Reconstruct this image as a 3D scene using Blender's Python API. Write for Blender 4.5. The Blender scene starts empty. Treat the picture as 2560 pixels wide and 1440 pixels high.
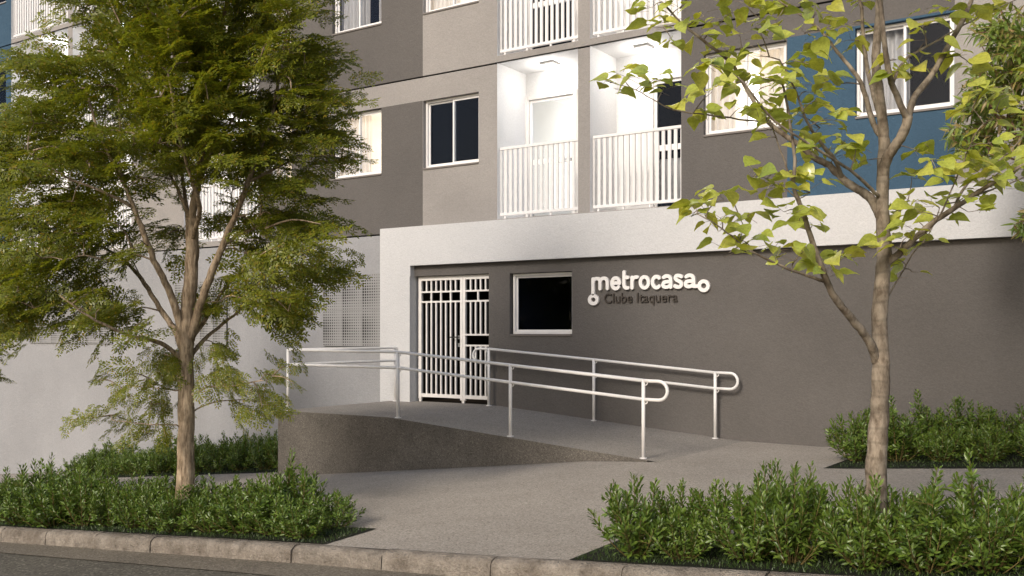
import bpy, math, random
import numpy as np
from mathutils import Vector, Matrix

random.seed(7)
rng = np.random.default_rng(11)
sc = bpy.context.scene
C = sc.collection
R = math.radians

# ------------------------------------------------------------------ camera, sky, sun, exposure
ZC = 2.0                       # camera height in the world; all survey heights below are relative to it
FPX, HOR, TH = 2489.0, 831.0, math.atan(1685 / 2489)   # focal length and horizon of the 2560 px survey, yaw of the facade
S_, C_ = math.sin(TH), math.cos(TH)
cam = bpy.data.objects.new('camera', bpy.data.cameras.new('camera'))
C.objects.link(cam)
cam.location = (0, 0, ZC)
cam.rotation_euler = (R(90), 0, TH)
cam.data.sensor_width = 36
cam.data.lens = 36 * FPX / 2560
cam.data.shift_y = (HOR - 720) / 2560
cam.data.clip_end = 2000
sc.camera = cam

SUN_EL, SUN_AZ = 31.0, 0.0     # sun stands in front of the facade
w = bpy.data.worlds.new('World'); sc.world = w; w.use_nodes = True
nt = w.node_tree
sky = nt.nodes.new('ShaderNodeTexSky'); sky.sky_type = 'NISHITA'; sky.sun_disc = False
sky.sun_elevation = R(SUN_EL); sky.sun_rotation = R(180 + SUN_AZ)
sky.air_density = 1.0; sky.dust_density = 3.0; sky.ozone_density = 1.0
nt.links.new(sky.outputs[0], nt.nodes['Background'].inputs[0])
nt.nodes['Background'].inputs[1].default_value = 0.15

sl = bpy.data.lights.new('sun', 'SUN'); sl.energy = 1.75; sl.angle = R(11); sl.color = (1.0, 0.935, 0.855)
sun = bpy.data.objects.new('sun', sl); C.objects.link(sun)
az, el = R(SUN_AZ), R(SUN_EL)
sun_dir = Vector((math.sin(az) * math.cos(el), math.cos(az) * math.cos(el), -math.sin(el)))
sun.rotation_euler = sun_dir.to_track_quat('-Z', 'Y').to_euler()
sun.location = (0, -20, 20)

vs = sc.view_settings
vs.view_transform = 'Standard'; vs.look = 'None'; vs.gamma = 1; vs.use_curve_mapping = False
vs.exposure = 0.27


# ------------------------------------------------------------------ survey helpers
def onY(x, y, Y0):
    """survey sight line met with a wall plane Y = Y0"""
    u = (x - 1280) / FPX; v = (HOR - y) / FPX; d = Y0 / (S_ * u + C_)
    return Vector((d * (C_ * u - S_), Y0, d * v))

def atD(x, y, d):
    u = (x - 1280) / FPX; v = (HOR - y) / FPX
    return Vector((d * (C_ * u - S_), d * (S_ * u + C_), d * v))

def pxX(x, Y0): return onY(x, 500, Y0).x


# ------------------------------------------------------------------ materials
def new_mat(name):
    m = bpy.data.materials.new(name); m.use_nodes = True
    return m, m.node_tree, m.node_tree.nodes['Principled BSDF']

def N(t, kind, **kw):
    n = t.nodes.new(kind)
    for k, v in kw.items():
        if k in n.inputs: n.inputs[k].default_value = v
        else: setattr(n, k, v)
    return n

def ramp(t, fac, stops):
    r = t.nodes.new('ShaderNodeValToRGB')
    e = r.color_ramp.elements
    while len(e) < len(stops): e.new(0.5)
    for i, (p, c) in enumerate(stops):
        e[i].position = p; e[i].color = (*c, 1)
    t.links.new(fac, r.inputs[0])
    return r.outputs[0]

def mixc(t, a, b, fac, mode='MIX'):
    m = t.nodes.new('ShaderNodeMix'); m.data_type = 'RGBA'; m.blend_type = mode
    for i, v in ((0, fac), (6, a), (7, b)):
        if hasattr(v, 'is_linked') or isinstance(v, bpy.types.NodeSocket): t.links.new(v, m.inputs[i])
        else: m.inputs[i].default_value = v if i == 0 else (*v, 1)
    return m.outputs[2]

def bump(t, b, height, strength, dist):
    n = N(t, 'ShaderNodeBump'); n.inputs['Strength'].default_value = strength; n.inputs['Distance'].default_value = dist
    t.links.new(height, n.inputs['Height']); t.links.new(n.outputs[0], b.inputs['Normal'])

def coords(t, world=True):
    if world:
        return t.nodes.new('ShaderNodeNewGeometry').outputs['Position']
    return t.nodes.new('ShaderNodeTexCoord').outputs['Object']

def noise(t, co, scale, detail=4, rough=0.55, stretch=None):
    n = N(t, 'ShaderNodeTexNoise'); n.inputs['Scale'].default_value = scale
    n.inputs['Detail'].default_value = detail; n.inputs['Roughness'].default_value = rough
    if stretch:
        mp = N(t, 'ShaderNodeMapping'); mp.inputs['Scale'].default_value = stretch
        t.links.new(co, mp.inputs[0]); co = mp.outputs[0]
    t.links.new(co, n.inputs['Vector'])
    return n.outputs['Fac']

def stucco(name, col, rough=0.9, grain=0.34, stain=0.13, bstr=0.4):
    m, t, b = new_mat(name)
    co = coords(t)
    big = noise(t, co, 0.55, 5, 0.6)
    streak = noise(t, co, 1.3, 4, 0.6, (1.0, 1.0, 0.18))
    fine = noise(t, co, 48, 3, 0.75)
    mid = noise(t, co, 17, 3, 0.6)
    k = tuple(x * (1 - stain) for x in col); l = tuple(min(1, x * (1 + stain * .6)) for x in col)
    c1 = ramp(t, big, [(0.3, k), (0.7, l)])
    c2 = mixc(t, c1, tuple(x * 0.80 for x in col), ramp(t, streak, [(0.52, (0, 0, 0)), (0.8, (stain * 3,) * 3)]))
    c3 = mixc(t, c2, ramp(t, fine, [(0.32, (1 - grain * .42,) * 3), (0.68, (1.0 + grain * .12,) * 3)]), 1.0, 'MULTIPLY')
    t.links.new(c3, b.inputs['Base Color'])
    b.inputs['Roughness'].default_value = rough
    b.inputs['Specular IOR Level'].default_value = 0.2
    add = N(t, 'ShaderNodeMath', operation='ADD'); t.links.new(fine, add.inputs[0]); t.links.new(mid, add.inputs[1])
    bump(t, b, add.outputs[0], bstr, 0.02)
    return m

def plain(name, col, rough=0.5, spec=0.4, var=0.06, vscale=6, metallic=0.0, bstr=0.0):
    m, t, b = new_mat(name)
    co = coords(t)
    n = noise(t, co, vscale, 5, 0.6)
    c = ramp(t, n, [(0.3, tuple(x * (1 - var) for x in col)), (0.7, tuple(min(1, x * (1 + var)) for x in col))])
    t.links.new(c, b.inputs['Base Color'])
    b.inputs['Roughness'].default_value = rough; b.inputs['Specular IOR Level'].default_value = spec
    b.inputs['Metallic'].default_value = metallic
    if bstr: bump(t, b, noise(t, co, vscale * 8, 3), bstr, 0.004)
    return m

def emit(name, col, strength):
    m, t, b = new_mat(name)
    b.inputs['Base Color'].default_value = (*col, 1)
    b.inputs['Emission Color'].default_value = (*col, 1)
    b.inputs['Emission Strength'].default_value = strength
    return m

def aggregate(name, c_dark, c_mid, c_light, scale, stain=0.25, bstr=0.5, stretch=None, blot=0.5):
    m, t, b = new_mat(name)
    co = coords(t)
    v = N(t, 'ShaderNodeTexVoronoi'); v.inputs['Scale'].default_value = scale
    t.links.new(co, v.inputs['Vector'])
    sep = N(t, 'ShaderNodeSeparateColor'); t.links.new(v.outputs['Color'], sep.inputs[0])
    base = ramp(t, sep.outputs[0], [(0.0, c_dark), (0.45, c_mid), (0.85, c_mid), (1.0, c_light)])
    fine = noise(t, co, scale * 2.2, 2, 0.6)
    base = mixc(t, base, ramp(t, fine, [(0.3, (0.82,) * 3), (0.7, (1.08,) * 3)]), 1.0, 'MULTIPLY')
    big = noise(t, co, blot, 6, 0.6, stretch)
    base = mixc(t, base, ramp(t, big, [(0.35, (1 - stain,) * 3), (0.65, (1.0,) * 3)]), 1.0, 'MULTIPLY')
    t.links.new(base, b.inputs['Base Color'])
    b.inputs['Roughness'].default_value = 0.92; b.inputs['Specular IOR Level'].default_value = 0.2
    bump(t, b, fine, bstr, 0.006)
    return m

def leafmat(name, cols, trans=0.35, rough=0.42, spec=0.5, veins=False, tcol=None):
    """cols: ramp of leaf colours, one drawn for each leaf (mesh island or object)"""
    m, t, b = new_mat(name)
    g = t.nodes.new('ShaderNodeNewGeometry')
    oi = t.nodes.new('ShaderNodeObjectInfo')
    add = N(t, 'ShaderNodeMath', operation='ADD'); fr = N(t, 'ShaderNodeMath', operation='FRACT')
    t.links.new(g.outputs['Random Per Island'], add.inputs[0]); t.links.new(oi.outputs['Random'], add.inputs[1])
    t.links.new(add.outputs[0], fr.inputs[0])
    c = ramp(t, fr.outputs[0], [(i / (len(cols) - 1), k) for i, k in enumerate(cols)])
    sp = noise(t, coords(t), 60, 3, 0.6)
    c = mixc(t, c, ramp(t, sp, [(0.3, (0.7,) * 3), (0.6, (1.0,) * 3)]), 1.0, 'MULTIPLY')
    if veins:
        spot = noise(t, coords(t), 120, 2, 0.5)
        c = mixc(t, c, (0.10, 0.07, 0.015), ramp(t, spot, [(0.66, (0,) * 3), (0.74, (0.75,) * 3)]))
        uv = t.nodes.new('ShaderNodeTexCoord').outputs['UV']
        sx = N(t, 'ShaderNodeSeparateXYZ'); t.links.new(uv, sx.inputs[0])
        a = N(t, 'ShaderNodeMath', operation='ABSOLUTE'); t.links.new(sx.outputs[0], a.inputs[0])
        m1 = N(t, 'ShaderNodeMath', operation='MULTIPLY_ADD'); t.links.new(a.outputs[0], m1.inputs[0])
        m1.inputs[1].default_value = -0.75; t.links.new(sx.outputs[1], m1.inputs[2])
        m2 = N(t, 'ShaderNodeMath', operation='MULTIPLY'); t.links.new(m1.outputs[0], m2.inputs[0]); m2.inputs[1].default_value = 6.5
        m3 = N(t, 'ShaderNodeMath', operation='FRACT'); t.links.new(m2.outputs[0], m3.inputs[0])
        v1 = ramp(t, m3.outputs[0], [(0.0, (1,) * 3), (0.10, (0,) * 3)])
        v2 = ramp(t, a.outputs[0], [(0.0, (1,) * 3), (0.035, (0,) * 3)])
        vv = mixc(t, v1, v2, 1.0, 'LIGHTEN')
        c = mixc(t, c, (0.55, 0.62, 0.20), mixc(t, (0, 0, 0), vv, 0.38))
    t.links.new(c, b.inputs['Base Color'])
    b.inputs['Roughness'].default_value = rough; b.inputs['Specular IOR Level'].default_value = spec
    tr = t.nodes.new('ShaderNodeBsdfTranslucent')
    t.links.new(mixc(t, c, tcol or (1.0, 1.0, 0.55), 1.0, 'MULTIPLY') if True else c, tr.inputs[0])
    mx = t.nodes.new('ShaderNodeMixShader'); mx.inputs[0].default_value = trans
    t.links.new(b.outputs[0], mx.inputs[1]); t.links.new(tr.outputs[0], mx.inputs[2])
    t.links.new(mx.outputs[0], t.nodes['Material Output'].inputs[0])
    return m

def bark(name, c1, c2, c3, vscale, stretch, bands=0.0, bstr=0.8):
    m, t, b = new_mat(name)
    co = coords(t, False)
    n1 = noise(t, co, vscale, 5, 0.65, stretch)
    n2 = noise(t, co, 7, 4, 0.6)
    c = ramp(t, n1, [(0.32, c1), (0.5, c2), (0.72, c3)])
    c = mixc(t, c, ramp(t, n2, [(0.35, (0.62,) * 3), (0.65, (1.08,) * 3)]), 1.0, 'MULTIPLY')
    h = n1
    if bands:
        wv = N(t, 'ShaderNodeTexWave'); wv.bands_direction = 'Z'; wv.inputs['Scale'].default_value = 3.4
        wv.inputs['Distortion'].default_value = 3.0; wv.inputs['Detail'].default_value = 3; wv.inputs['Detail Scale'].default_value = 1.2
        t.links.new(co, wv.inputs['Vector'])
        c = mixc(t, c, ramp(t, wv.outputs['Fac'], [(0.0, (0.62,) * 3), (0.16, (1.0,) * 3)]), bands, 'MULTIPLY')
        blot = noise(t, co, 15, 4, 0.7, (1, 1, 0.5))
        c = mixc(t, c, (0.085, 0.062, 0.042), ramp(t, blot, [(0.50, (0,) * 3), (0.64, (0.72,) * 3)]))
    t.links.new(c, b.inputs['Base Color'])
    b.inputs['Roughness'].default_value = 0.9; b.inputs['Specular IOR Level'].default_value = 0.15
    bump(t, b, h, bstr, 0.02)
    return m

def glass_mat(name, tint=(0.9, 0.92, 0.94)):
    m, t, b = new_mat(name)
    tr = t.nodes.new('ShaderNodeBsdfTransparent'); tr.inputs[0].default_value = (*tint, 1)
    gl = t.nodes.new('ShaderNodeBsdfGlossy'); gl.inputs['Roughness'].default_value = 0.02
    gl.inputs[0].default_value = (0.8, 0.85, 1.0, 1)
    fr = N(t, 'ShaderNodeFresnel'); fr.inputs['IOR'].default_value = 1.18
    mx = t.nodes.new('ShaderNodeMixShader')
    t.links.new(fr.outputs[0], mx.inputs[0]); t.links.new(tr.outputs[0], mx.inputs[1]); t.links.new(gl.outputs[0], mx.inputs[2])
    t.links.new(mx.outputs[0], t.nodes['Material Output'].inputs[0])
    return m

M = {}
M['dark'] = stucco('dark_grey_stucco', (0.122, 0.112, 0.104))
M['dark_low'] = M['dark']
M['beige'] = stucco('beige_grey_stucco', (0.31, 0.288, 0.268))
M['light'] = stucco('light_grey_stucco', (0.305, 0.303, 0.307))
M['white'] = stucco('white_stucco', (0.56, 0.555, 0.552), stain=0.05, grain=0.25)
M['blue'] = stucco('blue_stucco', (0.048, 0.092, 0.14))
M['inner'] = stucco('balcony_white_paint', (0.78, 0.77, 0.76), stain=0.03, grain=0.2, bstr=0.3)
M['joint'] = plain('black_joint_filler', (0.006, 0.005, 0.005), 0.8, 0.1)
M['metal'] = plain('white_powder_coat', (0.72, 0.70, 0.68), 0.38, 0.45, 0.04, 9)
M['gate'] = plain('white_gate_paint', (0.70, 0.67, 0.64), 0.45, 0.4, 0.05, 7)
M['alu'] = plain('white_window_frame', (0.74, 0.72, 0.70), 0.35, 0.45, 0.03, 5)
M['sill'] = plain('grey_granite_sill', (0.16, 0.14, 0.125), 0.5, 0.4, 0.15, 60)
M['black'] = plain('black_hardware', (0.012, 0.011, 0.010), 0.4, 0.5)
M['chrome'] = plain('brushed_steel', (0.45, 0.46, 0.48), 0.3, 0.5, 0.03, 5, 1.0)
M['room_dark'] = plain('dark_room', (0.012, 0.016, 0.028), 0.9, 0.05)  # near-black colour puts the gloom of unlit rooms into the walls
M['hall_dark'] = plain('dark_hall', (0.035, 0.027, 0.02), 0.9, 0.05)  # dimness behind the gate is painted into the hall's colour
M['room_lit'] = emit('lit_room', (0.93, 0.96, 1.0), 3.0)  # back wall itself glows, standing in for lamplight in the room
M['room_warm'] = emit('warm_lit_room', (1.0, 0.95, 0.86), 3.0)  # warm version: room light painted as a glowing back wall
M['room_paint'] = plain('room_paint', (0.74, 0.70, 0.64), 0.85, 0.2, 0.03, 3)
M['lamp'] = emit('lamp_diffuser', (0.96, 0.98, 1.0), 3.0)
M['glass'] = glass_mat('window_glass')
def cloth(name, col):
    m = plain(name, col, 0.85, 0.1, 0.05, 20); t = m.node_tree; b = t.nodes['Principled BSDF']
    tr = t.nodes.new('ShaderNodeBsdfTranslucent'); tr.inputs[0].default_value = (*col, 1)
    mx = t.nodes.new('ShaderNodeMixShader'); mx.inputs[0].default_value = 0.35
    t.links.new(b.outputs[0], mx.inputs[1]); t.links.new(tr.outputs[0], mx.inputs[2]); t.links.new(mx.outputs[0], t.nodes['Material Output'].inputs[0])
    return m
M['curtain'] = cloth('curtain_cloth', (0.74, 0.69, 0.65)) if True else plain('curtain_cloth', (0.78, 0.74, 0.72), 0.85, 0.1, 0.05, 20)
M['screen'] = plain('perforated_sheet_metal', (0.265, 0.26, 0.255), 0.5, 0.4, 0.06, 4)
M['letter'] = plain('white_acrylic', (0.78, 0.75, 0.72), 0.45, 0.35, 0.02, 4)
M['letter_dark'] = plain('dark_bronze_letters', (0.048, 0.038, 0.03), 0.5, 0.35, 0.05, 8)
M['walk'] = aggregate('sidewalk_concrete', (0.22, 0.193, 0.16), (0.37, 0.33, 0.28), (0.48, 0.435, 0.375), 85, 0.22, 0.35)
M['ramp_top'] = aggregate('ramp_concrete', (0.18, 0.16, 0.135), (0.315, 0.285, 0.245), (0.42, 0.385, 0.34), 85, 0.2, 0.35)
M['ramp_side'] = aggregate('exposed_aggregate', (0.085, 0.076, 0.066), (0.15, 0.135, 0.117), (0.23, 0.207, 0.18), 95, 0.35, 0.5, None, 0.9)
M['asphalt'] = aggregate('asphalt', (0.065, 0.058, 0.045), (0.13, 0.117, 0.092), (0.29, 0.265, 0.215), 55, 0.25, 0.6)
M['gutter'] = aggregate('gutter_concrete', (0.105, 0.088, 0.066), (0.215, 0.185, 0.142), (0.34, 0.30, 0.24), 75, 0.3, 0.6)
M['soil'] = aggregate('dark_soil', (0.006, 0.007, 0.004), (0.016, 0.018, 0.009), (0.03, 0.028, 0.016), 60, 0.3, 0.8)
M['ground'] = aggregate('open_ground', (0.05, 0.048, 0.04), (0.09, 0.085, 0.07), (0.13, 0.12, 0.10), 3, 0.3, 0.3)
M['grass'] = leafmat('grass_blade', [(0.03, 0.06, 0.014), (0.055, 0.10, 0.02), (0.075, 0.11, 0.03)], 0.25)
M['feather'] = leafmat('feathery_leaf', [(0.165, 0.19, 0.022), (0.23, 0.265, 0.028), (0.12, 0.155, 0.024), (0.29, 0.31, 0.035), (0.19, 0.225, 0.022), (0.32, 0.24, 0.03)], 0.46, 0.38, 0.5, tcol=(1.3, 1.25, 0.5))
M['heart'] = leafmat('heart_leaf', [(0.30, 0.38, 0.07), (0.55, 0.58, 0.10), (0.41, 0.48, 0.085), (0.68, 0.65, 0.12), (0.36, 0.44, 0.08), (0.62, 0.63, 0.13)], 0.40, 0.24, 0.9, True, tcol=(1.2, 1.15, 0.45))
M['lance'] = leafmat('lance_leaf', [(0.12, 0.20, 0.04), (0.27, 0.35, 0.06), (0.17, 0.26, 0.045), (0.38, 0.42, 0.08), (0.20, 0.29, 0.05), (0.56, 0.38, 0.17), (0.15, 0.23, 0.04)], 0.42, 0.35, 0.5)
M['shrub'] = leafmat('shrub_leaf', [(0.065, 0.12, 0.018), (0.13, 0.20, 0.028), (0.085, 0.15, 0.02), (0.175, 0.25, 0.04), (0.105, 0.175, 0.024)], 0.24, 0.33, 0.5)
M['stem'] = plain('shrub_stem', (0.13, 0.10, 0.035), 0.8, 0.2, 0.3, 30)
M['bark_f'] = bark('fissured_bark', (0.14, 0.098, 0.062), (0.37, 0.28, 0.19), (0.53, 0.42, 0.30), 42, (1, 1, 0.16))
M['bark_s'] = bark('smooth_banded_bark', (0.13, 0.10, 0.072), (0.27, 0.22, 0.165), (0.36, 0.305, 0.235), 20, (1, 1, 0.4), 0.55, 0.35)
M['bark_r'] = bark('reddish_bark', (0.10, 0.055, 0.035), (0.20, 0.115, 0.075), (0.30, 0.19, 0.13), 30, (1, 1, 0.3), 0.0, 0.4)

def kerb_mat():
    m, t, b = new_mat('worn_kerb_concrete')
    co = coords(t)
    oi = t.nodes.new('ShaderNodeObjectInfo')
    n1 = noise(t, co, 5, 6, 0.65); n2 = noise(t, co, 55, 3, 0.6); n3 = noise(t, co, 14, 5, 0.7)
    c = ramp(t, n1, [(0.30, (0.15, 0.124, 0.098)), (0.5, (0.255, 0.22, 0.18)), (0.72, (0.37, 0.325, 0.27))])
    c = mixc(t, c, ramp(t, n3, [(0.36, (0.55,) * 3), (0.48, (1,) * 3)]), 0.55, 'MULTIPLY')
    c = mixc(t, c, ramp(t, n2, [(0.3, (0.8,) * 3), (0.7, (1.1,) * 3)]), 1.0, 'MULTIPLY')
    c = mixc(t, c, ramp(t, oi.outputs['Random'], [(0, (0.88,) * 3), (1, (1.08,) * 3)]), 1.0, 'MULTIPLY')
    t.links.new(c, b.inputs['Base Color']); b.inputs['Roughness'].default_value = 0.92; b.inputs['Specular IOR Level'].default_value = 0.2
    add = N(t, 'ShaderNodeMath', operation='ADD'); t.links.new(n3, add.inputs[0]); t.links.new(n2, add.inputs[1])
    bump(t, b, add.outputs[0], 0.9, 0.035)
    return m
M['kerb'] = kerb_mat()


# ------------------------------------------------------------------ object helpers
def tag(o, label=None, cat=None, group=None, kind=None):
    if label: o['label'] = label
    if cat: o['category'] = cat
    if group: o['group'] = group
    if kind: o['kind'] = kind
    return o

def empty(name, loc, label=None, cat=None, group=None):
    o = bpy.data.objects.new(name, None); C.objects.link(o)
    o.location = (loc[0], loc[1], loc[2] + ZC); o.empty_display_size = 0.2
    return tag(o, label, cat, group)

def wloc(o):
    p = Vector(o.location)
    while o.parent: o = o.parent; p += Vector(o.location)
    return p

class MB:
    def __init__(self): self.v, self.f, self.m = [], [], []
    def quad(self, a, b, c, d, mi=0):
        n = len(self.v); self.v += [tuple(a), tuple(b), tuple(c), tuple(d)]; self.f.append((n, n + 1, n + 2, n + 3)); self.m.append(mi)
    def box(self, x0, x1, y0, y1, z0, z1, mi=0):
        n = len(self.v)
        for z in (z0, z1):
            for (x, y) in ((x0, y0), (x1, y0), (x1, y1), (x0, y1)): self.v.append((x, y, z))
        for q in ((0, 3, 2, 1), (4, 5, 6, 7), (0, 1, 5, 4), (1, 2, 6, 5), (2, 3, 7, 6), (3, 0, 4, 7)):
            self.f.append(tuple(n + i for i in q)); self.m.append(mi)
        return self
    def tube(self, pts, rad, sides=8, cap=True, mi=0):
        pts = [Vector(p) for p in pts]; n = len(pts)
        if not hasattr(rad, '__len__'): rad = [rad] * n
        base = len(self.v); prev = None
        for i, p in enumerate(pts):
            tn = (pts[min(i + 1, n - 1)] - pts[max(i - 1, 0)]).normalized()
            if prev is None:
                a = Vector((0, 0, 1)) if abs(tn.z) < 0.9 else Vector((1, 0, 0))
                e = tn.cross(a).normalized()
            else:
                e = (prev - tn * prev.dot(tn)).normalized()
            prev = e; g = tn.cross(e)
            for k in range(sides):
                an = 2 * math.pi * k / sides
                self.v.append(tuple(p + (e * math.cos(an) + g * math.sin(an)) * rad[i]))
        for i in range(n - 1):
            for k in range(sides):
                a = base + i * sides + k; b = base + i * sides + (k + 1) % sides
                self.f.append((a, b, b + sides, a + sides)); self.m.append(mi)
        if cap:
            self.f.append(tuple(base + k for k in range(sides))[::-1]); self.m.append(mi)
            self.f.append(tuple(base + (n - 1) * sides + k for k in range(sides))); self.m.append(mi)
        return self
    def build(self, name, mats, parent=None, smooth=False, local=False, bevel=0.0):
        if not isinstance(mats, (list, tuple)): mats = [mats]
        V = np.array(self.v, dtype=float)
        if not local: V[:, 2] += ZC
        o = bpy.data.objects.new(name, bpy.data.meshes.new(name)); C.objects.link(o)
        if parent is not None:
            o.parent = parent
            if not local: V -= np.array(wloc(parent))
        elif not local:
            lo, hi = V.min(0), V.max(0)
            org = np.array([(lo[0] + hi[0]) / 2, (lo[1] + hi[1]) / 2, lo[2]]); V -= org; o.location = org
        o.data.from_pydata(V.tolist(), [], self.f)
        for m in mats: o.data.materials.append(m)
        if len(mats) > 1: o.data.polygons.foreach_set('material_index', self.m)
        if smooth: o.data.polygons.foreach_set('use_smooth', [True] * len(self.f))
        if bevel:
            bv = o.modifiers.new('bevel', 'BEVEL'); bv.width = bevel; bv.segments = 2; bv.limit_method = 'ANGLE'
        o.data.update()
        return o

def np_mesh(name, V, F, mat, parent=None, smooth=True, uv=None):
    """big foliage meshes: V (n,3) local coordinates, F (m,k) indices"""
    me = bpy.data.meshes.new(name)
    n, m, k = len(V), len(F), F.shape[1]
    me.vertices.add(n); me.vertices.foreach_set('co', np.ascontiguousarray(V, dtype=np.float32).ravel())
    me.loops.add(m * k); me.loops.foreach_set('vertex_index', np.ascontiguousarray(F, dtype=np.int32).ravel())
    me.polygons.add(m); me.polygons.foreach_set('loop_start', np.arange(0, m * k, k, dtype=np.int32))
    me.polygons.foreach_set('loop_total', np.full(m, k, dtype=np.int32))
    if uv is not None:
        l = me.uv_layers.new(name='leaf'); l.data.foreach_set('uv', np.ascontiguousarray(uv[F.ravel()], dtype=np.float32).ravel())
    me.update(calc_edges=True)
    if smooth: me.polygons.foreach_set('use_smooth', np.ones(m, dtype=bool))
    me.materials.append(mat)
    o = bpy.data.objects.new(name, me); C.objects.link(o)
    if parent is not None: o.parent = parent
    return o

def spline(pts, per=5):
    P = [Vector(p) for p in pts]
    if len(P) < 3:
        return [P[0].lerp(P[-1], i / per) for i in range(per + 1)]
    out = []
    for i in range(len(P) - 1):
        p0, p1, p2, p3 = P[max(i - 1, 0)], P[i], P[i + 1], P[min(i + 2, len(P) - 1)]
        for k in range(per):
            t = k / per
            out.append(0.5 * ((2 * p1) + (p2 - p0) * t + (2 * p0 - 5 * p1 + 4 * p2 - p3) * t * t + (3 * p1 - p0 - 3 * p2 + p3) * t ** 3))
    out.append(P[-1])
    return out

def lerp_profile(x, prof):
    if x <= prof[0][0]: return prof[0][1]
    for (a, za), (b, zb) in zip(prof, prof[1:]):
        if x <= b: return za + (zb - za) * (x - a) / (b - a)
    return prof[-1][1]


# ------------------------------------------------------------------ the ground: a street that climbs to the right
YK, YM = 5.86, 13.2            # back of the kerb, main wall plane
YP = YM - 0.11                 # face of the white portal
def z_kerb(x): return lerp_profile(x, [(-60, -5.2), (-26, -3.34), (-10.65, -2.113), (-6.1, -1.753), (-3.95, -1.6), (-3.06, -1.527), (12, -0.33), (60, 2.0)])
def z_wall(x): return lerp_profile(x, [(-60, -5.4), (-24.1, -3.478), (-11.4, -2.185), (-7.5, -1.74), (-5.9, -1.55), (-5.0, -1.505), (-4.0, -1.515), (-3.29, -1.49), (-1.31, -1.335), (12, -0.3), (60, 2.0)])
def ground_z(x, y):
    t = min(1, max(0, (y - YK) / (10.5 - YK)))
    return z_kerb(x) * (1 - t) + z_wall(x) * t
def road_z(x): return z_kerb(x) - 0.135

def sheet(name, xs, ys, fz, mat, kind='structure', parent=None):
    V = np.array([(x, y, fz(x, y) + ZC) for y in ys for x in xs]); nx = len(xs)
    F = np.array([(j * nx + i, j * nx + i + 1, (j + 1) * nx + i + 1, (j + 1) * nx + i) for j in range(len(ys) - 1) for i in range(nx - 1)])
    o = np_mesh(name, V, F, mat, parent)
    if kind: o['kind'] = kind
    return o

xs_walk = list(np.arange(-45, 25.01, 0.5))
sheet('sidewalk', xs_walk, list(np.linspace(YK + 0.002, YM + 0.3, 16)), ground_z, M['walk'])
sheet('gutter', xs_walk, [5.28, 5.80], lambda x, y: road_z(x) + 0.006 - (y - 5.28) * 0.01, M['gutter'])
sheet('road', xs_walk, [-9, -4, 0, 3, 5.45], lambda x, y: road_z(x) - 0.002, M['asphalt'])
sheet('ground', list(np.linspace(-400, 400, 41)), list(np.linspace(-400, 400, 41)), lambda x, y: z_kerb(x) - 0.7, M['ground'])

kerb = bpy.data.objects.new('kerb', None); C.objects.link(kerb); kerb['kind'] = 'structure'
kerb.location = (-6, YK, z_kerb(-6) + ZC)
jx = [pxX(p, 5.74) for p in (5, 115, 238, 378, 540, 730, 955, 1227, 1555)]
left = [jx[0] - 0.95 * k for k in range(12, 0, -1)]
right = [jx[-1] + 0.95 * k for k in range(1, 9)]
joints = left + jx + right
prof = [(YK, -0.35), (YK, -0.004), (YK - 0.03, 0.0), (YK - 0.075, -0.004), (YK - 0.105, -0.016), (YK - 0.122, -0.038), (YK - 0.128, -0.065), (YK - 0.132, -0.16), (YK - 0.132, -0.35)]
for a, b in zip(joints, joints[1:]):
    mb = MB(); nseg = 7; rr = random.Random(int(a * 1000))
    dy, dz = rr.uniform(-0.007, 0.007), rr.uniform(-0.006, 0.006)
    for i in range(nseg + 1):
        x = a + 0.005 + (b - a - 0.010) * i / nseg
        for j, (py, pz) in enumerate(prof):
            w_ = 0.004 if 1 < j < 7 else 0
            mb.v.append((x, py + dy + rr.uniform(-w_, w_), z_kerb(x) + pz + dz + rr.uniform(-w_, w_) * .6 + 0.006))
    k = len(prof)
    for i in range(nseg):
        for j in range(k - 1):
            p = i * k + j; mb.f.append((p, p + 1, p + k + 1, p + k)); mb.m.append(0)
    nv_ = len(mb.v)
    mb.v += mb.v[:k] + mb.v[nseg * k:nseg * k + k]
    mb.f.append(tuple(range(nv_, nv_ + k))[::-1]); mb.m.append(0)
    mb.f.append(tuple(range(nv_ + k, nv_ + 2 * k))); mb.m.append(0)
    mb.build('kerb_stone', M['kerb'], kerb, True)

# planting beds
def bed(name, x0, x1, y0, y1):
    return sheet(name, list(np.arange(x0, x1 + 0.01, (x1 - x0) / max(2, round((x1 - x0) / 0.4)))), list(np.linspace(y0, y1, 6)),
                 lambda x, y: ground_z(x, y) + 0.006, M['soil'])
XBL, XBR = -5.82, -3.50
bed('planting_bed', -17.0, XBL, YK + 0.006, 6.5)
bed('planting_bed', XBR, 2.6, YK + 0.006, 6.6)
bed('planting_bed', -19.6, -11.46, 11.2, YM - 0.01)
bed('planting_bed', -3.28, 3.0, 10.9, YM - 0.01)

def grass(x0, x1, y0, y1, n, h):
    V = np.zeros((n, 3, 3))
    px = rng.uniform(x0, x1, n); py = rng.uniform(y0, y1, n)
    pz = np.array([ground_z(a, b) for a, b in zip(px, py)]) + ZC + 0.003
    an = rng.uniform(0, 2 * np.pi, n); hh = h * rng.uniform(0.5, 1.2, n); wd = 0.0035
    V[:, 0] = np.stack([px - np.cos(an) * wd, py - np.sin(an) * wd, pz], 1)
    V[:, 1] = np.stack([px + np.cos(an) * wd, py + np.sin(an) * wd, pz], 1)
    V[:, 2] = np.stack([px + rng.normal(0, h * .4, n), py + rng.normal(0, h * .4, n), pz + hh], 1)
    o = np_mesh('grass', V.reshape(-1, 3), np.arange(3 * n).reshape(-1, 3), M['grass'], None, False)
    return o
tag(grass(-13, XBL - 0.03, YK + 0.02, 6.48, 9000, 0.032), 'short dark grass under the shrubs beneath the feathery-leaved tree', 'grass', None, 'stuff')
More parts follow.
